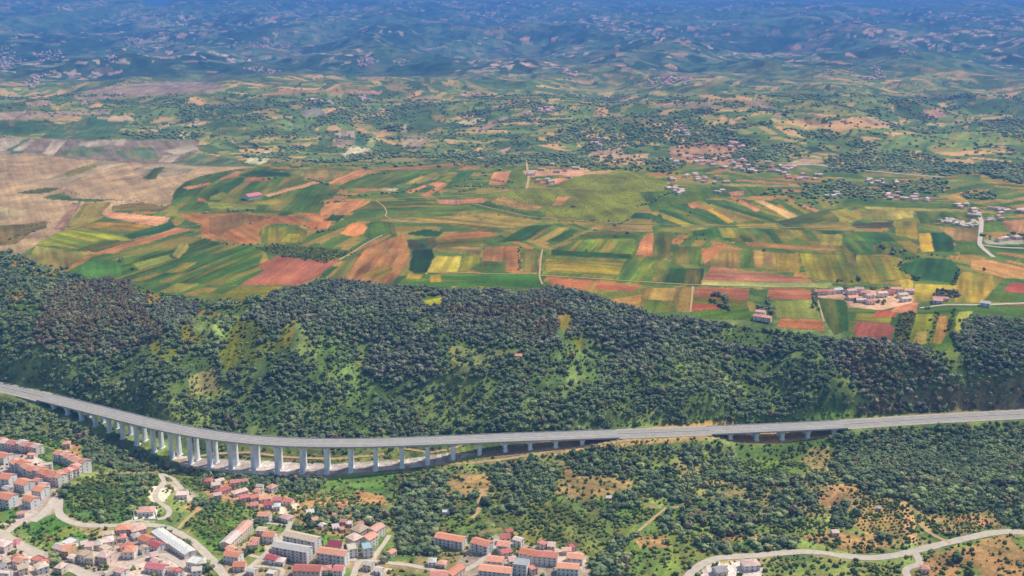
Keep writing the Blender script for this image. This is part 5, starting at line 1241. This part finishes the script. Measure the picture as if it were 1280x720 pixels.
# regions on the map: (kind, density 0..1, clumpiness, outline); the last one that holds a point decides
REG = [
 ('shrub', 0.30, .6, poly("-300,500 1600,500 1600,760 -300,760")),
 ('broadleaf', 0.62, .7, poly("-300,312 20,318 60,335 130,352 250,374 320,374 345,364 420,350 520,364 680,364 800,388 950,408 1060,430 1140,434 1180,442 1200,432 1210,405 1250,402 1600,420 1600,508 1200,516 1100,520 1000,525 800,533 560,546 500,552 400,556 300,552 240,546 180,520 60,488 -300,470")),
 # lighter, more open parts of the slope
 ('broadleaf', 0.58, .7, poly("200,450 420,440 700,470 1000,470 1060,500 1000,522 800,530 560,542 400,550 300,545 240,540")), ('broadleaf', 0.28, .6, poly("150,390 345,380 365,400 345,450 290,476 230,470 200,440 170,430")),
 ('broadleaf', 0.36, .7, poly("385,425 460,435 445,505 395,480")), ('broadleaf', 0.34, .7, poly("555,425 645,432 690,440 720,400 752,430 745,485 640,480 570,490")),
 ('broadleaf', 0.35, .6, poly("790,405 845,400 905,415 900,470 850,480 800,450 905,415 890,470 850,460")), ('broadleaf', 0.12, .5, poly("690,392 748,376 722,442 700,430")),
 ('shrub', 0.45, .4, poly("225,455 285,455 280,500 235,500")),
 # grey dark pines along the plateau edge
 ('pine', 1.0, .08, poly("300,404 345,364 420,350 520,364 545,390 520,425 470,432 400,415 330,425")),
 ('pine', 0.98, .08, poly("535,374 560,364 700,362 800,386 800,396 770,410 745,400 720,420 690,436 620,425 560,420 545,400")),
 ('dry', 0.98, .08, poly("560,384 690,376 712,392 706,425 650,420 600,402 565,402")),
 ('pine', 0.9, .15, poly("740,405 800,394 860,398 960,410 975,440 930,446 880,436 800,470 760,440")),
 ('pine', 0.98, .1, poly("1036,426 1100,428 1150,436 1192,470 1150,500 1080,505 1060,470 1040,450")), ('dry', 0.98, .1, poly("1075,440 1140,440 1176,468 1140,494 1085,496 1062,470")),
 ('pine', 1.0, .0, poly("1202,470 1206,425 1216,402 1250,402 1262,420 1600,430 1600,470")),
 ('dry', 0.96, .12, poly("60,362 110,350 165,354 182,380 200,420 130,448 45,440 55,400")), ('pine', 0.9, .2, poly("190,374 250,374 245,400 215,420 195,400")),
 ('pine', 0.95, .1, poly("262,430 292,416 302,478 272,480")), ('pine', 0.95, .1, poly("452,470 500,420 520,400 548,430 540,470 500,480")),
 ('dry', 0.6, .5, poly("1066,520 1100,500 1180,482 1600,470 1600,508 1200,518")), ('broadleaf', 0.95, .2, poly("1200,478 1240,472 1262,486 1230,500 1200,495")),
 # gaps and fields on the slope
 ('broadleaf', .22, .6, poly("290,402 470,428 465,480 420,470 330,450 296,470 270,470")), ('pine', 0.95, .1, poly("300,404 345,364 420,350 520,364 545,390 520,420 450,424 400,408 330,412")),
 (None, 0, 0, poly("690,394 708,388 704,430 694,425")), (None, 0, 0, poly("525,374 556,369 558,380 540,388")), ('shrub', .2, .3, poly("268,442 300,402 330,404 318,446 290,470")), ('shrub', .12, .3, poly("345,406 372,393 366,430 345,436")),
 ('shrub', 0.25, .3, poly("905,404 960,412 950,436 900,430")), ('shrub', .3, .3, poly("1176,444 1200,434 1206,470 1188,474")),
 # below the motorway
 ('broadleaf', 0.85, .35, poly("-300,500 0,500 60,512 120,540 180,566 240,592 205,592 150,586 115,580 100,555 60,545 -300,548")),
 ('broadleaf', 0.28, .6, poly("80,592 200,596 196,640 190,650 100,652 80,630")), ('shrub', .8, .4, poly("84,600 150,598 140,640 90,640")),
 ('broadleaf', 0.75, .5, poly("240,598 300,596 420,600 405,618 330,615 300,600 250,605")), ('broadleaf', .8, .4, poly("240,622 265,630 262,660 246,650")), ('shrub', .5, .5, poly("245,640 330,630 328,668 290,690 250,690")),
 ('broadleaf', 0.96, .2, poly("508,606 560,590 566,612 552,640 545,668 548,700 508,702 494,690 500,665 470,655 495,630")),
 ('broadleaf', 0.75, .5, poly("380,640 470,634 500,650 480,668 440,655 390,660")), ('shrub', .55, .4, poly("400,600 640,600 640,690 400,690")) if False else ('shrub', .0, 0, poly("0,0 1,0 1,1")),
 ('broadleaf', 0.55, .7, poly("600,572 690,562 700,590 690,620 640,640 600,640 580,655 560,650 566,620 610,610")), ('broadleaf', 0.7, .55, poly("700,566 790,556 800,580 780,600 720,592")),
 ('broadleaf', 0.5, .7, poly("780,560 900,552 926,575 930,610 900,640 850,630 820,620 790,610")), ('broadleaf', 0.7, .5, poly("830,640 900,628 940,640 945,672 905,676 880,660 850,676 830,665")),
 ('broadleaf', 0.48, .7, poly("905,600 1000,596 1040,590 1046,610 1030,630 1010,640 1000,660 940,655 920,640 900,620")),
 ('broadleaf', 0.45, .6, poly("640,640 760,640 800,670 760,720 735,700 700,690 650,670")), ('broadleaf', 0.9, .3, poly("735,690 770,680 790,720 740,724")), ('broadleaf', .9, .3, poly("768,612 800,606 790,640 770,634")),
 ('broadleaf', 1.0, .04, poly("1045,552 1060,545 1120,538 1200,533 1600,524 1600,664 1280,660 1250,655 1244,642 1160,640 1140,630 1120,622 1085,620 1060,602 1044,596")),
 ('broadleaf', .85, .3, poly("1056,628 1070,640 1062,660 1040,656 1045,636")), ('broadleaf', .9, .2, poly("1200,666 1248,656 1262,662 1240,665 1210,671")),
 ('shrub', 0.5, .3, poly("1055,690 1130,684 1150,676 1150,682 1120,690 1060,692 1000,688 960,690")),
 ('shrub', .35, .4, poly("630,650 700,630 770,650 760,700 680,690")), ('shrub', .3, .5, poly("940,700 1140,704 1130,730 940,730")), ('shrub', .15, .5, poly("1150,690 1300,668 1300,730 1150,730")),
 ('broadleaf', .55, .6, poly("860,680 1000,676 990,690 900,694")),
 # kept open: meadows, plots, yards
 ('shrub', .06, .3, poly("404,613 420,595 498,591 486,604 470,622")), ('shrub', .05, .3, poly("558,606 566,592 612,593 614,602 606,620 575,622")), ('shrub', .22, .3, poly("690,617 705,598 740,594 792,600 786,613 742,622")),
 ('shrub', .1, .3, poly("998,575 1014,560 1036,556 1036,588 1020,592")), ('shrub', .1, .3, poly("1022,628 1040,605 1062,604 1078,614 1082,621 1040,637")),
 ('shrub', .10, .3, poly("-300,556 66,560 104,590 112,600 78,614 74,640 40,652 -300,660")), ('shrub', .2, .3, poly("38,575 66,565 100,590 70,592")),
 ('shrub', .05, .3, poly("440,690 600,698 740,690 740,740 440,740")), ('shrub', .08, .3, poly("280,690 300,668 330,690 440,690 440,740 130,740 150,662 240,668")), ('shrub', .25, .4, poly("25,660 72,632 76,648 120,680 70,690 45,676")), (None, 0, 0, poly("868,722 885,704 945,700 955,712 950,730")), (None, 0, 0, poly("180,630 186,612 204,600 240,612 236,630 215,630")),
 (None, 0, 0, poly("600,556 760,546 790,552 640,580 560,586 400,600 300,594 226,585 215,570 250,575 420,580 500,575")), (None, 0, 0, poly("900,536 1046,534 1046,548 1000,552 940,554 900,548")), (None, 0, 0, poly("800,530 905,527 930,535 800,538")),
 (None, 0, 0, poly("165,632 196,632 192,650 168,650")),
 # plateau: orchard scrub, copses and single farm trees are listed below
 ('shrub', .55, .1, poly("322,311 340,306 400,310 440,312 430,320 396,325 370,324 340,319")),
]
FAR_REG = [   # woods and hedged scrub beyond: kind, density, clumpiness
 ('broadleaf', .10, .93, poly("-300,118 1600,118 1600,206 1010,206 950,200 830,205 740,212 590,208 330,208 -300,200")),
 ('broadleaf', 0.0, 0, poly("-300,150 165,146 155,172 260,176 330,208 -300,208")),
 ('broadleaf', .85, .3, poly("395,150 420,138 500,136 510,146 470,156 430,154 400,158")), ('broadleaf', .5, .5, poly("700,150 860,140 900,160 860,180 740,185 690,170")),
 ('broadleaf', .95, .1, poly("1028,214 1040,198 1080,188 1160,192 1190,206 1600,200 1600,222 1280,232 1230,220 1170,218 1100,212")), ('broadleaf', .6, .5, poly("1000,232 1060,228 1090,236 1140,226 1170,222 1190,230 1170,244 1100,246 1040,244")),
 ('broadleaf', .95, .1, poly("900,195 925,188 985,190 975,200 930,204")), ('broadleaf', .9, .2, poly("930,206 958,206 962,214 935,216")), ('broadleaf', .8, .3, poly("1195,240 1245,236 1250,250 1215,252")), ('broadleaf', .6, .4, poly("1240,150 1600,140 1600,160 1250,168")),
 ('broadleaf', .5, .4, poly("1228,292 1290,288 1300,298 1228,300")), ('broadleaf', .6, .3, poly("1105,312 1140,315 1150,322 1118,328")), ('broadleaf', .8, .2, poly("1165,318 1200,316 1212,328 1206,338 1192,325")),
 ('broadleaf', .35, .5, poly("960,236 1030,238 1050,252 1000,258 955,246")),
 ('broadleaf', .6, .5, poly("560,205 700,195 860,200 850,216 760,212 700,206 600,212")),
]
# thin hedges and rows of trees on the plateau and beyond (pixel polylines, spacing in metres, kind)
HEDGES = [("798,258 812,254 822,248 836,242",9,'broadleaf'),("283,263 300,264 322,263",9,'broadleaf'),("388,224 396,226 408,231",10,'broadleaf'),("330,225 344,223",9,'broadleaf'),("372,209 400,206 430,208 460,206 520,203",13,'broadleaf'),
 ("648,310 650,338",7,'shrub'),("645,270 690,274 740,276",10,'shrub'),("700,277 762,277",10,'shrub'),("1192,356 1198,338",6,'shrub'),("1120,332 1130,340 1144,350",7,'shrub'),("1122,330 1140,322 1165,318 1200,324",8,'shrub'),
 ("1184,415 1190,398 1192,388",6,'shrub'),("1160,428 1166,404 1170,392",7,'shrub'),("1116,429 1128,392",6,'shrub'),("1122,430 1133,392",6,'shrub'),("1128,431 1138,391",6,'shrub'),("1134,431 1143,391",6,'shrub'),
 ("888,370 900,369 908,373 910,380 906,385",6,'broadleaf'),("1018,365 1020,388",9,'broadleaf'),("400,291 420,286",12,'broadleaf'),("222,240 300,222",30,'shrub'),("345,281 380,282 392,287 408,286",9,'shrub'),("250,297 268,303 300,307 322,306",10,'shrub'),
 ("413,243 440,246 470,243 505,240 540,238",10,'broadleaf'),("400,227 408,229",7,'broadleaf'),("404,254 432,252",9,'broadleaf'),("770,282 785,275",10,'broadleaf'),("470,218 485,217",8,'broadleaf'),("576,240 592,236",9,'broadleaf'),
 ("600,275 640,262",16,'shrub'),("720,212 800,210 836,218",15,'broadleaf'),("26,241 80,236 100,245 138,249 170,252 210,258",12,'shrub'),("30,285 60,278",12,'shrub'),("10,300 40,290",12,'broadleaf'),
 ("940,238 960,242 985,245",14,'broadleaf'),("1000,300 1090,304",30,'shrub'),("850,292 935,298",14,'shrub'),("836,300 880,300",10,'shrub'),("1036,366 1060,362 1100,362 1140,366",12,'broadleaf'),("945,383 965,388",6,'broadleaf'),
 ("960,375 964,392",5,'broadleaf'),("1068,378 1090,376 1104,380",6,'broadleaf'),("1168,372 1196,371",5,'pine'),("1170,369 1194,368",5,'pine'),("1172,366 1192,366",5,'pine'),("575,226 600,224 640,228",9,'broadleaf'),("585,232 620,235 636,235",7,'broadleaf'),("570,233 596,233",7,'broadleaf'),("690,213 730,209",12,'shrub'),
 ("1140,345 1145,350",6,'broadleaf'),("1054,352 1062,352",6,'broadleaf'),("1155,386 1162,386",5,'broadleaf'),("888,376 912,388",7,'broadleaf'),("946,386 962,390",6,'broadleaf')]
SINGLES = [(1074,351,9,'pine'),(1073,349,9,'pine'),(1048,352,8,'broadleaf'),(955,314,8,'broadleaf'),(313,280,8,'broadleaf'),(258,266,9,'broadleaf'),(151,327,9,'broadleaf'),(152,325,8,'broadleaf'),(166,337,7,'broadleaf'),(78,337,9,'broadleaf'),(72,339,8,'broadleaf'),(84,336,7,'shrub'),(86,284,6,'broadleaf'),(1230,338,7,'broadleaf'),(646,259,9,'broadleaf'),(717,259,10,'broadleaf'),(675,246,8,'broadleaf'),(745,288,11,'broadleaf'),(784,292,9,'broadleaf'),(770,297,8,'shrub'),(733,314,6,'broadleaf'),
 (512,208,12,'broadleaf'),(607,220,12,'broadleaf'),(605,217,11,'broadleaf'),(863,266,9,'broadleaf'),(886,255,7,'broadleaf'),(922,251,8,'broadleaf'),(992,246,11,'broadleaf'),(1018,251,9,'broadleaf'),(1016,256,9,'broadleaf'),(1044,248,10,'broadleaf'),(1052,248,9,'broadleaf'),(918,228,8,'broadleaf'),(860,270,7,'shrub'),(500,357,6,'broadleaf'),(503,361,6,'broadleaf'),(508,366,6,'broadleaf'),
 (68,707,15,'broadleaf'),(66,700,10,'broadleaf'),(1196,700,11,'broadleaf'),(1186,705,7,'broadleaf'),(1213,706,6,'broadleaf'),(1203,708,5,'shrub'),(1069,716,8,'broadleaf'),(1212,718,8,'shrub'),(313,690,12,'broadleaf'),(309,692,9,'broadleaf'),(372,660,9,'broadleaf'),(345,652,8,'pine'),(479,703,8,'pine'),(482,702,7,'broadleaf'),(1102,672,11,'broadleaf'),(1112,674,8,'broadleaf'),(205,664,9,'broadleaf'),(212,667,8,'broadleaf'),(257,708,9,'broadleaf'),(250,717,10,'broadleaf'),(262,714,9,'broadleaf'),(231,680,9,'broadleaf'),(236,681,8,'broadleaf')]

trees = {k: [] for k in KINDS}          # rows: x, y, width
def occupied(x, y):
    m = np.zeros(len(x), bool)
    for cx, cy, rad, ang, hw, hd in FOOT:
        near = np.where((np.abs(x - cx) < rad + 12) & (np.abs(y - cy) < rad + 12))[0]
        if not len(near): continue
        dx = x[near] - cx; dy = y[near] - cy; ca, sa = math.cos(ang), math.sin(ang)
        lx = dx * ca + dy * sa; ly = -dx * sa + dy * ca
        m[near] |= (np.abs(lx) < hw + 1) & (np.abs(ly) < hd + 1)
    for Q, wd in ROAD_LINES:
        bb = np.where((x > Q[:, 0].min() - 12) & (x < Q[:, 0].max() + 12) & (y > Q[:, 1].min() - 12) & (y < Q[:, 1].max() + 12))[0]
        if not len(bb): continue
        d = np.sqrt(((x[bb][:, None] - Q[None, ::2, 0]) ** 2 + (y[bb][:, None] - Q[None, ::2, 1]) ** 2).min(1))
        m[bb[d < wd / 2 + 2.2]] = True
    bb = np.where((y < 1500) & (np.abs(x) < 900))[0]
    if len(bb):
        d2 = (x[bb][:, None] - _lineXY[None, :, 0]) ** 2 + (y[bb][:, None] - _lineXY[None, :, 1]) ** 2
        m[bb[np.sqrt(d2.min(1)) < 18.5]] = True
    return m
def scatter_trees(regs, x0, x1, y0, y1, sp, seed, csize):
    r = np.random.default_rng(seed)
    xs = np.arange(x0, x1, sp); ys = np.arange(y0, y1, sp * 0.95)
    X, Y = np.meshgrid(xs, ys); X = X + (np.arange(len(ys)) % 2)[:, None] * sp / 2
    X = (X + r.uniform(-.42, .42, X.shape) * sp).ravel(); Y = (Y + r.uniform(-.42, .42, Y.shape) * sp).ravel()
    keep = np.abs(X) < Y * 0.64; X, Y = X[keep], Y[keep]
    Z = HH(X, Y); u, v = project(np.stack([X, Y, Z], -1))
    w = ((fbm(X / 25., Y / 30., 921, 3) - .5) * 22 + (fbm(X / 70., Y / 80., 923, 3) - .5) * 44 * (v < 470)) * np.clip(1200 / Y, .2, 1)
    kind = np.full(len(X), -1); dens = np.zeros(len(X)); cl = np.zeros(len(X)); kn = list(KINDS)
    for k, de, c, pl in regs:
        m = inpoly(u + w, v + w * .5, pl); kind[m] = -1 if k is None else kn.index(k); dens[m] = de; cl[m] = c
    nz = fbm(X / csize, Y / csize, 931, 4); nz = np.clip((nz - .5) * 3.2 + .5, 0, 1)
    p = dens * (1 - cl) + cl * np.where(nz > 1 - dens, 1.0, 0.06)
    p = np.where(dens <= 0, 0, p)
    ok = (kind >= 0) & (r.random(len(X)) < p)
    ok[ok] &= ~occupied(X[ok], Y[ok])
    for i, k in enumerate(kn):
        if i == 0:     # stands are mixed at their margins and inside
            mix = r.random(len(X)); soft = fbm(X / 45., Y / 55., 933, 3)
            sw = (kind == 1) & (mix < 0.10 + 0.5 * (soft > .58)); sw2 = (kind == 2) & (mix < 0.16 + 0.5 * (soft > .56)); sw3 = (kind == 0) & (mix < 0.05) & (Y < 1700)
            kind[sw] = 0; kind[sw2 & (mix < .3)] = 0; kind[sw2 & (mix >= .3)] = 1; kind[sw3] = 2
        m = ok & (kind == i)
        a, b = KINDS[k]['w']
        wdt = (a + (b - a) * r.random(m.sum()) ** 1.3) * np.where(Y[m] > 1800, 1.55, 1.0)
        trees[k].append(np.stack([X[m], Y[m], wdt], -1))
scatter_trees(REG, -1000, 1000, 780, 1760, 5.1, 5, 30.0)
scatter_trees([q for q in REG if q[0] == 'shrub'], -760, 760, 800, 1760, 3.6, 6, 20.0)
scatter_trees([(('shrub' if q[0] else None), .5, .6, q[3]) if (q[0] != 'shrub') else (None, 0, 0, q[3]) for q in REG if min(p[1] for p in q[3]) < 600], -900, 900, 900, 1560, 4.7, 7, 18.0)
scatter_trees(FAR_REG, -2400, 2400, 1700, 4900, 11.5, 8, 120.0)
def add_at(W, wd, kind):
    trees[kind].append(np.stack([W[:, 0], W[:, 1], wd], -1))
for pts, sp, k in HEDGES:
    uv = np.array([list(map(float, p.split(','))) for p in pts.split()])
    q = np.linspace(0, len(uv) - 1, (len(uv) - 1) * 4 + 1)
    uvq = np.stack([np.interp(q, np.arange(len(uv)), uv[:, j]) for j in (0, 1)], -1)
    W = to_ground(uvq[:, 0], uvq[:, 1]); Q = resample(W, sp)
    Q[:, :2] += rng.normal(size=(len(Q), 2)) * sp * 0.22
    a, b = KINDS[k]['w']; f = 1.25 if k == 'shrub' else 1.0
    add_at(Q, rng.uniform(a, b, len(Q)) * f, k)
for u, v, wd, k in SINGLES:
    add_at(to_ground([u], [v]), np.array([float(wd)]), k)
# vineyard and orchard rows
def rows(poly_s, ang, along, across, kind, wd, skip=0.08):
    P = np.array(poly(poly_s)); W = to_ground(P[:, 0], P[:, 1])
    x0, x1, y0, y1 = W[:, 0].min(), W[:, 0].max(), W[:, 1].min(), W[:, 1].max(); c = np.array([(x0 + x1) / 2, (y0 + y1) / 2]); D = max(x1 - x0, y1 - y0)
    A, Bc = np.meshgrid(np.arange(-D, D, along), np.arange(-D, D, across)); A = A.ravel(); Bc = Bc.ravel()
    ca, sa = math.cos(ang), math.sin(ang); X = c[0] + A * ca - Bc * sa + rng.normal(size=len(A)) * .4; Y = c[1] + A * sa + Bc * ca + rng.normal(size=len(A)) * .4
    k = (X > x0) & (X < x1) & (Y > y0) & (Y < y1); X, Y = X[k], Y[k]
    k = inpoly(X, Y, [tuple(p[:2]) for p in W]) & (rng.random(len(X)) > skip); X, Y = X[k], Y[k]
    k = ~occupied(X, Y); X, Y = X[k], Y[k]
    trees[kind].append(np.stack([X, Y, rng.uniform(wd * .8, wd * 1.25, len(X))], -1))
rows("1064,652 1070,634 1128,630 1138,640 1144,670 1136,676 1082,666", .12, 4.2, 5.2, 'shrub', 2.8)
rows("1150,656 1162,652 1195,658 1240,655 1205,668 1165,664", -.1, 4.5, 5.2, 'shrub', 2.8)
rows("1160,644 1242,642 1246,647 1165,650", .0, 5, 5, 'shrub', 2.8)
rows("645,655 700,632 760,655 745,690 690,684", .5, 6.0, 6.5, 'shrub', 3.4, .2)
rows("700,228 745,216 800,214 834,230 832,240 806,258 772,278 702,275 692,265 640,262 610,247 642,240 700,238", .3, 9, 9, 'shrub', 2.8, .3)

def tree_arrays(kind, rowsa, lod, seed):
    """merge trees into one mesh worth of arrays"""
    r = np.random.default_rng(seed); s = KINDS[kind]; var = s[lod]
    which = r.integers(len(var), size=len(rowsa)); Vs, Fs, Ts, off = [], [], [], 0
    for k, (v, f) in enumerate(var):
        R_ = rowsa[which == k]; n = len(R_)
        if not n: continue
        a = r.uniform(0, 6.28, n); ca, sa = np.cos(a), np.sin(a); hr = r.uniform(*s['hr'], n); w = R_[:, 2]
        z = HH(R_[:, 0], R_[:, 1])
        st = r.uniform(.85, 1.15, n)
        X = (ca[:, None] * v[None, :, 0] - sa[:, None] * v[None, :, 1]) * (w * st)[:, None] + R_[:, 0:1]
        Y = (sa[:, None] * v[None, :, 0] + ca[:, None] * v[None, :, 1]) * (w / st)[:, None] + R_[:, 1:2]
        hr = np.where(R_[:, 1] > 1800, hr * 0.72, hr)
        Zz = v[None, :, 2] * (w * hr)[:, None] + (z - 0.12 * w)[:, None]
        Vs.append(np.stack([X, Y, Zz], -1).reshape(-1, 3))
        Fs.append((f[None] + (np.arange(n) * len(v))[:, None, None]).reshape(-1, 3) + off); off += n * len(v)
        tn = np.clip(0.14 * (R_[:, 1] > 1800) + 0.42 * r.random(n) + 0.95 * (fbm(R_[:, 0] / 38.0, R_[:, 1] / 46.0, 961, 3) - 0.25), 0, .999)
        Ts.append(np.repeat(tn, len(v)))
    return np.concatenate(Vs), np.concatenate(Fs), np.concatenate(Ts)
def trunk_mesh(kind, w, h):
    bm = bmesh.new()
    def limb(p0, p1, r0, r1, n=6):
        p0 = np.array(p0, float); p1 = np.array(p1, float); d = p1 - p0; d /= np.linalg.norm(d); a = np.cross(d, (0.3, 0.9, 0.2)); a /= np.linalg.norm(a); b = np.cross(d, a)
        c0 = [bm.verts.new(p0 + r0 * (math.cos(t) * a + math.sin(t) * b)) for t in np.linspace(0, 2 * math.pi, n, False)]; c1 = [bm.verts.new(p1 + r1 * (math.cos(t) * a + math.sin(t) * b)) for t in np.linspace(0, 2 * math.pi, n, False)]
        for i in range(n): bm.faces.new((c0[i], c0[(i + 1) % n], c1[(i + 1) % n], c1[i]))
        bm.faces.new(c0[::-1]); bm.faces.new(c1)
    limb((0, 0, -.6), (0.05 * w, 0, .45 * h), .045 * w, .03 * w)
    for t in (0.3, 2.4, 4.5): limb((0.03 * w, 0, .3 * h), (.2 * w * math.cos(t), .2 * w * math.sin(t), .62 * h), .022 * w, .01 * w, 5)
    return finish('trunk', bm, [M_BARK])
ZONES = [  # where a single tree stands: (test, words)
 (lambda u, v: v > 545 and u < 118 and v < 600, 'between the pink row blocks and the viaduct'), (lambda u, v: u < 215 and v < 662, 'on the knoll inside the curving road'), (lambda u, v: u < 140, 'beside the wide road in the lower left corner'),
 (lambda u, v: u < 300 and v < 662, 'on the bright hillside between knoll and hamlet'), (lambda u, v: u < 300, 'beside the long white sheds'), (lambda u, v: u < 470 and v < 662, 'in the terraced gardens under the tall piers'), (lambda u, v: u < 440, 'among the long grey apartment blocks'),
 (lambda u, v: u < 565, 'in the dark gully left of the right village'), (lambda u, v: u < 740 and v > 680, 'among the houses of the right village'), (lambda u, v: u < 770, 'on the bushy slope above the right village'), (lambda u, v: u < 905, 'in the thicket above the bend of the pale lane'),
 (lambda u, v: v > 692 - (u - 900) * 0.02, 'in the rough grass below the pale lane'), (lambda u, v: u < 1060, 'on the woody terraces above the pale lane'), (lambda u, v: True, 'in the dense wood above the lane at the right')]
def zone(u, v):
    for f, w in ZONES:
        if f(u, v): return w
NAMES = {'broadleaf': ('broadleaf_tree', 'tree', 'green broadleaf tree', 'broadleaf trees '), 'pine': ('pine_tree', 'pine', 'dark narrow pine tree', 'dark pines '), 'dry': ('scrub_oak', 'dry tree', 'brownish dry crowned tree', 'dry crowned trees '), 'shrub': ('shrub', 'shrub', 'low olive green shrub', 'shrubs ')}
NSOLO = {'broadleaf': 300, 'pine': 300, 'dry': 300, 'shrub': 300}
MASSN = {'broadleaf': ('forest', 'continuous green broadleaf wood on the slope, the valley and the far plateau edge'), 'pine': ('pine_forest', 'dark grey pine belt along the plateau edge, read as one mass'), 'dry': ('dry_woodland', 'brownish dry woodland patches among the slope forest'), 'shrub': ('undergrowth', 'scattered olive green undergrowth and vine bushes over valley and plateau')}
nt_total = 0
for ki, k in enumerate(KINDS):
    A = np.concatenate(trees[k]) if trees[k] else np.zeros((0, 3))
    z = HH(A[:, 0], A[:, 1]); u, v = project(np.stack([A[:, 0], A[:, 1], z], -1))
    inv = (u > -260) & (u < 1540) & (v < 790); A, u, v = A[inv], u[inv], v[inv]
    size = A[:, 2] / np.hypot(A[:, 0], A[:, 1])
    vis = (u > 2) & (u < 1278) & (v < 722)
    order = np.argsort(-(size * vis)); solo = order[:NSOLO[k]]
    nm, cat, lab, grp = NAMES[k]; s = KINDS[k]
    cm = [mesh_np('crown' if k != 'shrub' else 'shrub', vv, ff, True, None, [s['mat']]) for vv, ff in s['hi']]
    hr0 = sum(s['hr']) / 2
    tm_ = trunk_mesh(k, 1.0, hr0) if k != 'shrub' else None
    r = np.random.default_rng(900 + ki)
    zz = HH(A[solo, 0], A[solo, 1])
    for n_, i in enumerate(solo):
        w = A[i, 2]; rz = r.uniform(0, 6.28); hr = r.uniform(*s['hr'])
        zn = zone(u[i], v[i]) if k in ('broadleaf', 'shrub') else ('on the plateau edge' if v[i] < 520 else zone(u[i], v[i]))
        if k == 'shrub':
            o = link(nm, cm[n_ % 5]); o.location = (A[i, 0], A[i, 1], zz[n_] - .12 * w); o.rotation_euler = (0, 0, rz); o.scale = (w, w, w * hr)
        else:
            o = empty(nm, (A[i, 0], A[i, 1], zz[n_]), rz)
            c = link('crown', cm[n_ % 5], o); c.location = (0, 0, -.08 * w); c.scale = (w, w, w * hr)
            t = link('trunk', tm_, o); t.scale = (w, w, w * hr / hr0)
        tag(o, lab + ' ' + zn, cat, grp + zn)
    rest = order[NSOLO[k]:]
    RA = A[rest]; dist = RA[:, 1]
    Vs, Fs, Ts, off = [], [], [], 0
    for lod, m in (('mid', dist < 1650), ('lo', dist >= 1650)):
        if m.sum() == 0: continue
        a, b, c = tree_arrays(k, RA[m], lod, 70 + ki); Vs.append(a); Fs.append(b + off); Ts.append(c); off += len(a)
    nt_total += len(A)
    print(k, len(A), 'rest', len(rest), 'faces', sum(len(f) for f in Fs))
    if not len(rest): continue
    me = mesh_np(MASSN[k][0], np.concatenate(Vs), np.concatenate(Fs), False, {'tone': ('FLOAT', np.concatenate(Ts))}, [s['mat']])
    tag(link(MASSN[k][0], me), MASSN[k][1], None, None, 'stuff')

# ------------------------------------------------------------------ air
HAZE_DENSITY = 8.6e-5
HAZE_COLOR = (0.13, 0.39, 1.0)
bm = bmesh.new(); box_into(bm, -27500, 27500, -900, 29500, -1500, 640)
hm = bpy.data.materials.new('hazy_air'); hm.use_nodes = True; nt = hm.node_tree
nt.nodes.remove(nt.nodes['Principled BSDF'])
pv = nt.nodes.new('ShaderNodeVolumePrincipled'); pv.inputs['Density'].default_value = HAZE_DENSITY; pv.inputs['Color'].default_value = (*HAZE_COLOR, 1); pv.inputs['Anisotropy'].default_value = 0.0
nt.links.new(pv.outputs['Volume'], nt.nodes['Material Output'].inputs['Volume'])
tag(link('haze', finish('haze', bm, [hm])), 'thin blue haze filling the valley air towards the far hills', None, None, 'stuff')

# ------------------------------------------------------------------ daylight
SUN_DIR = np.array([0.50, 0.33, 0.80]); SUN_DIR /= np.linalg.norm(SUN_DIR)     # towards the sun: high, behind and to the right
el = math.asin(SUN_DIR[2]); az = math.atan2(SUN_DIR[0], SUN_DIR[1])
sl = bpy.data.lights.new('sun', 'SUN'); sl.energy = 4.1; sl.angle = R(0.5); sl.color = (1.0, 0.95, 0.86)
so = bpy.data.objects.new('sun', sl); COL.objects.link(so); so.location = (0, 0, 900)
from mathutils import Vector
so.rotation_euler = Vector(-SUN_DIR).to_track_quat('-Z', 'Y').to_euler()
w = bpy.data.worlds.new('World'); scene.world = w; w.use_nodes = True; nt = w.node_tree
sky = nt.nodes.new('ShaderNodeTexSky'); sky.sky_type = 'NISHITA'; sky.sun_disc = False; sky.sun_elevation = el; sky.sun_rotation = az
sky.altitude = 500; sky.air_density = 1.0; sky.dust_density = 3.0
bg = nt.nodes['Background']; bg.inputs['Strength'].default_value = 0.15
nt.links.new(sky.outputs['Color'], bg.inputs['Color'])

# ------------------------------------------------------------------ camera and picture
cam = bpy.data.cameras.new('camera'); co = bpy.data.objects.new('camera', cam); COL.objects.link(co)
co.location = tuple(CAM); co.rotation_euler = (math.pi / 2 - PITCH, 0, 0)
cam.sensor_fit = 'HORIZONTAL'; cam.angle = R(50.0); cam.clip_start = 1.0; cam.clip_end = 80000.0
scene.camera = co
scene.view_settings.view_transform = 'Standard'; scene.view_settings.look = 'None'; scene.view_settings.gamma = 1.0
scene.view_settings.exposure = 0.0
scene.cycles.volume_bounces = 0
scene.cycles.max_bounces = 4; scene.cycles.diffuse_bounces = 2
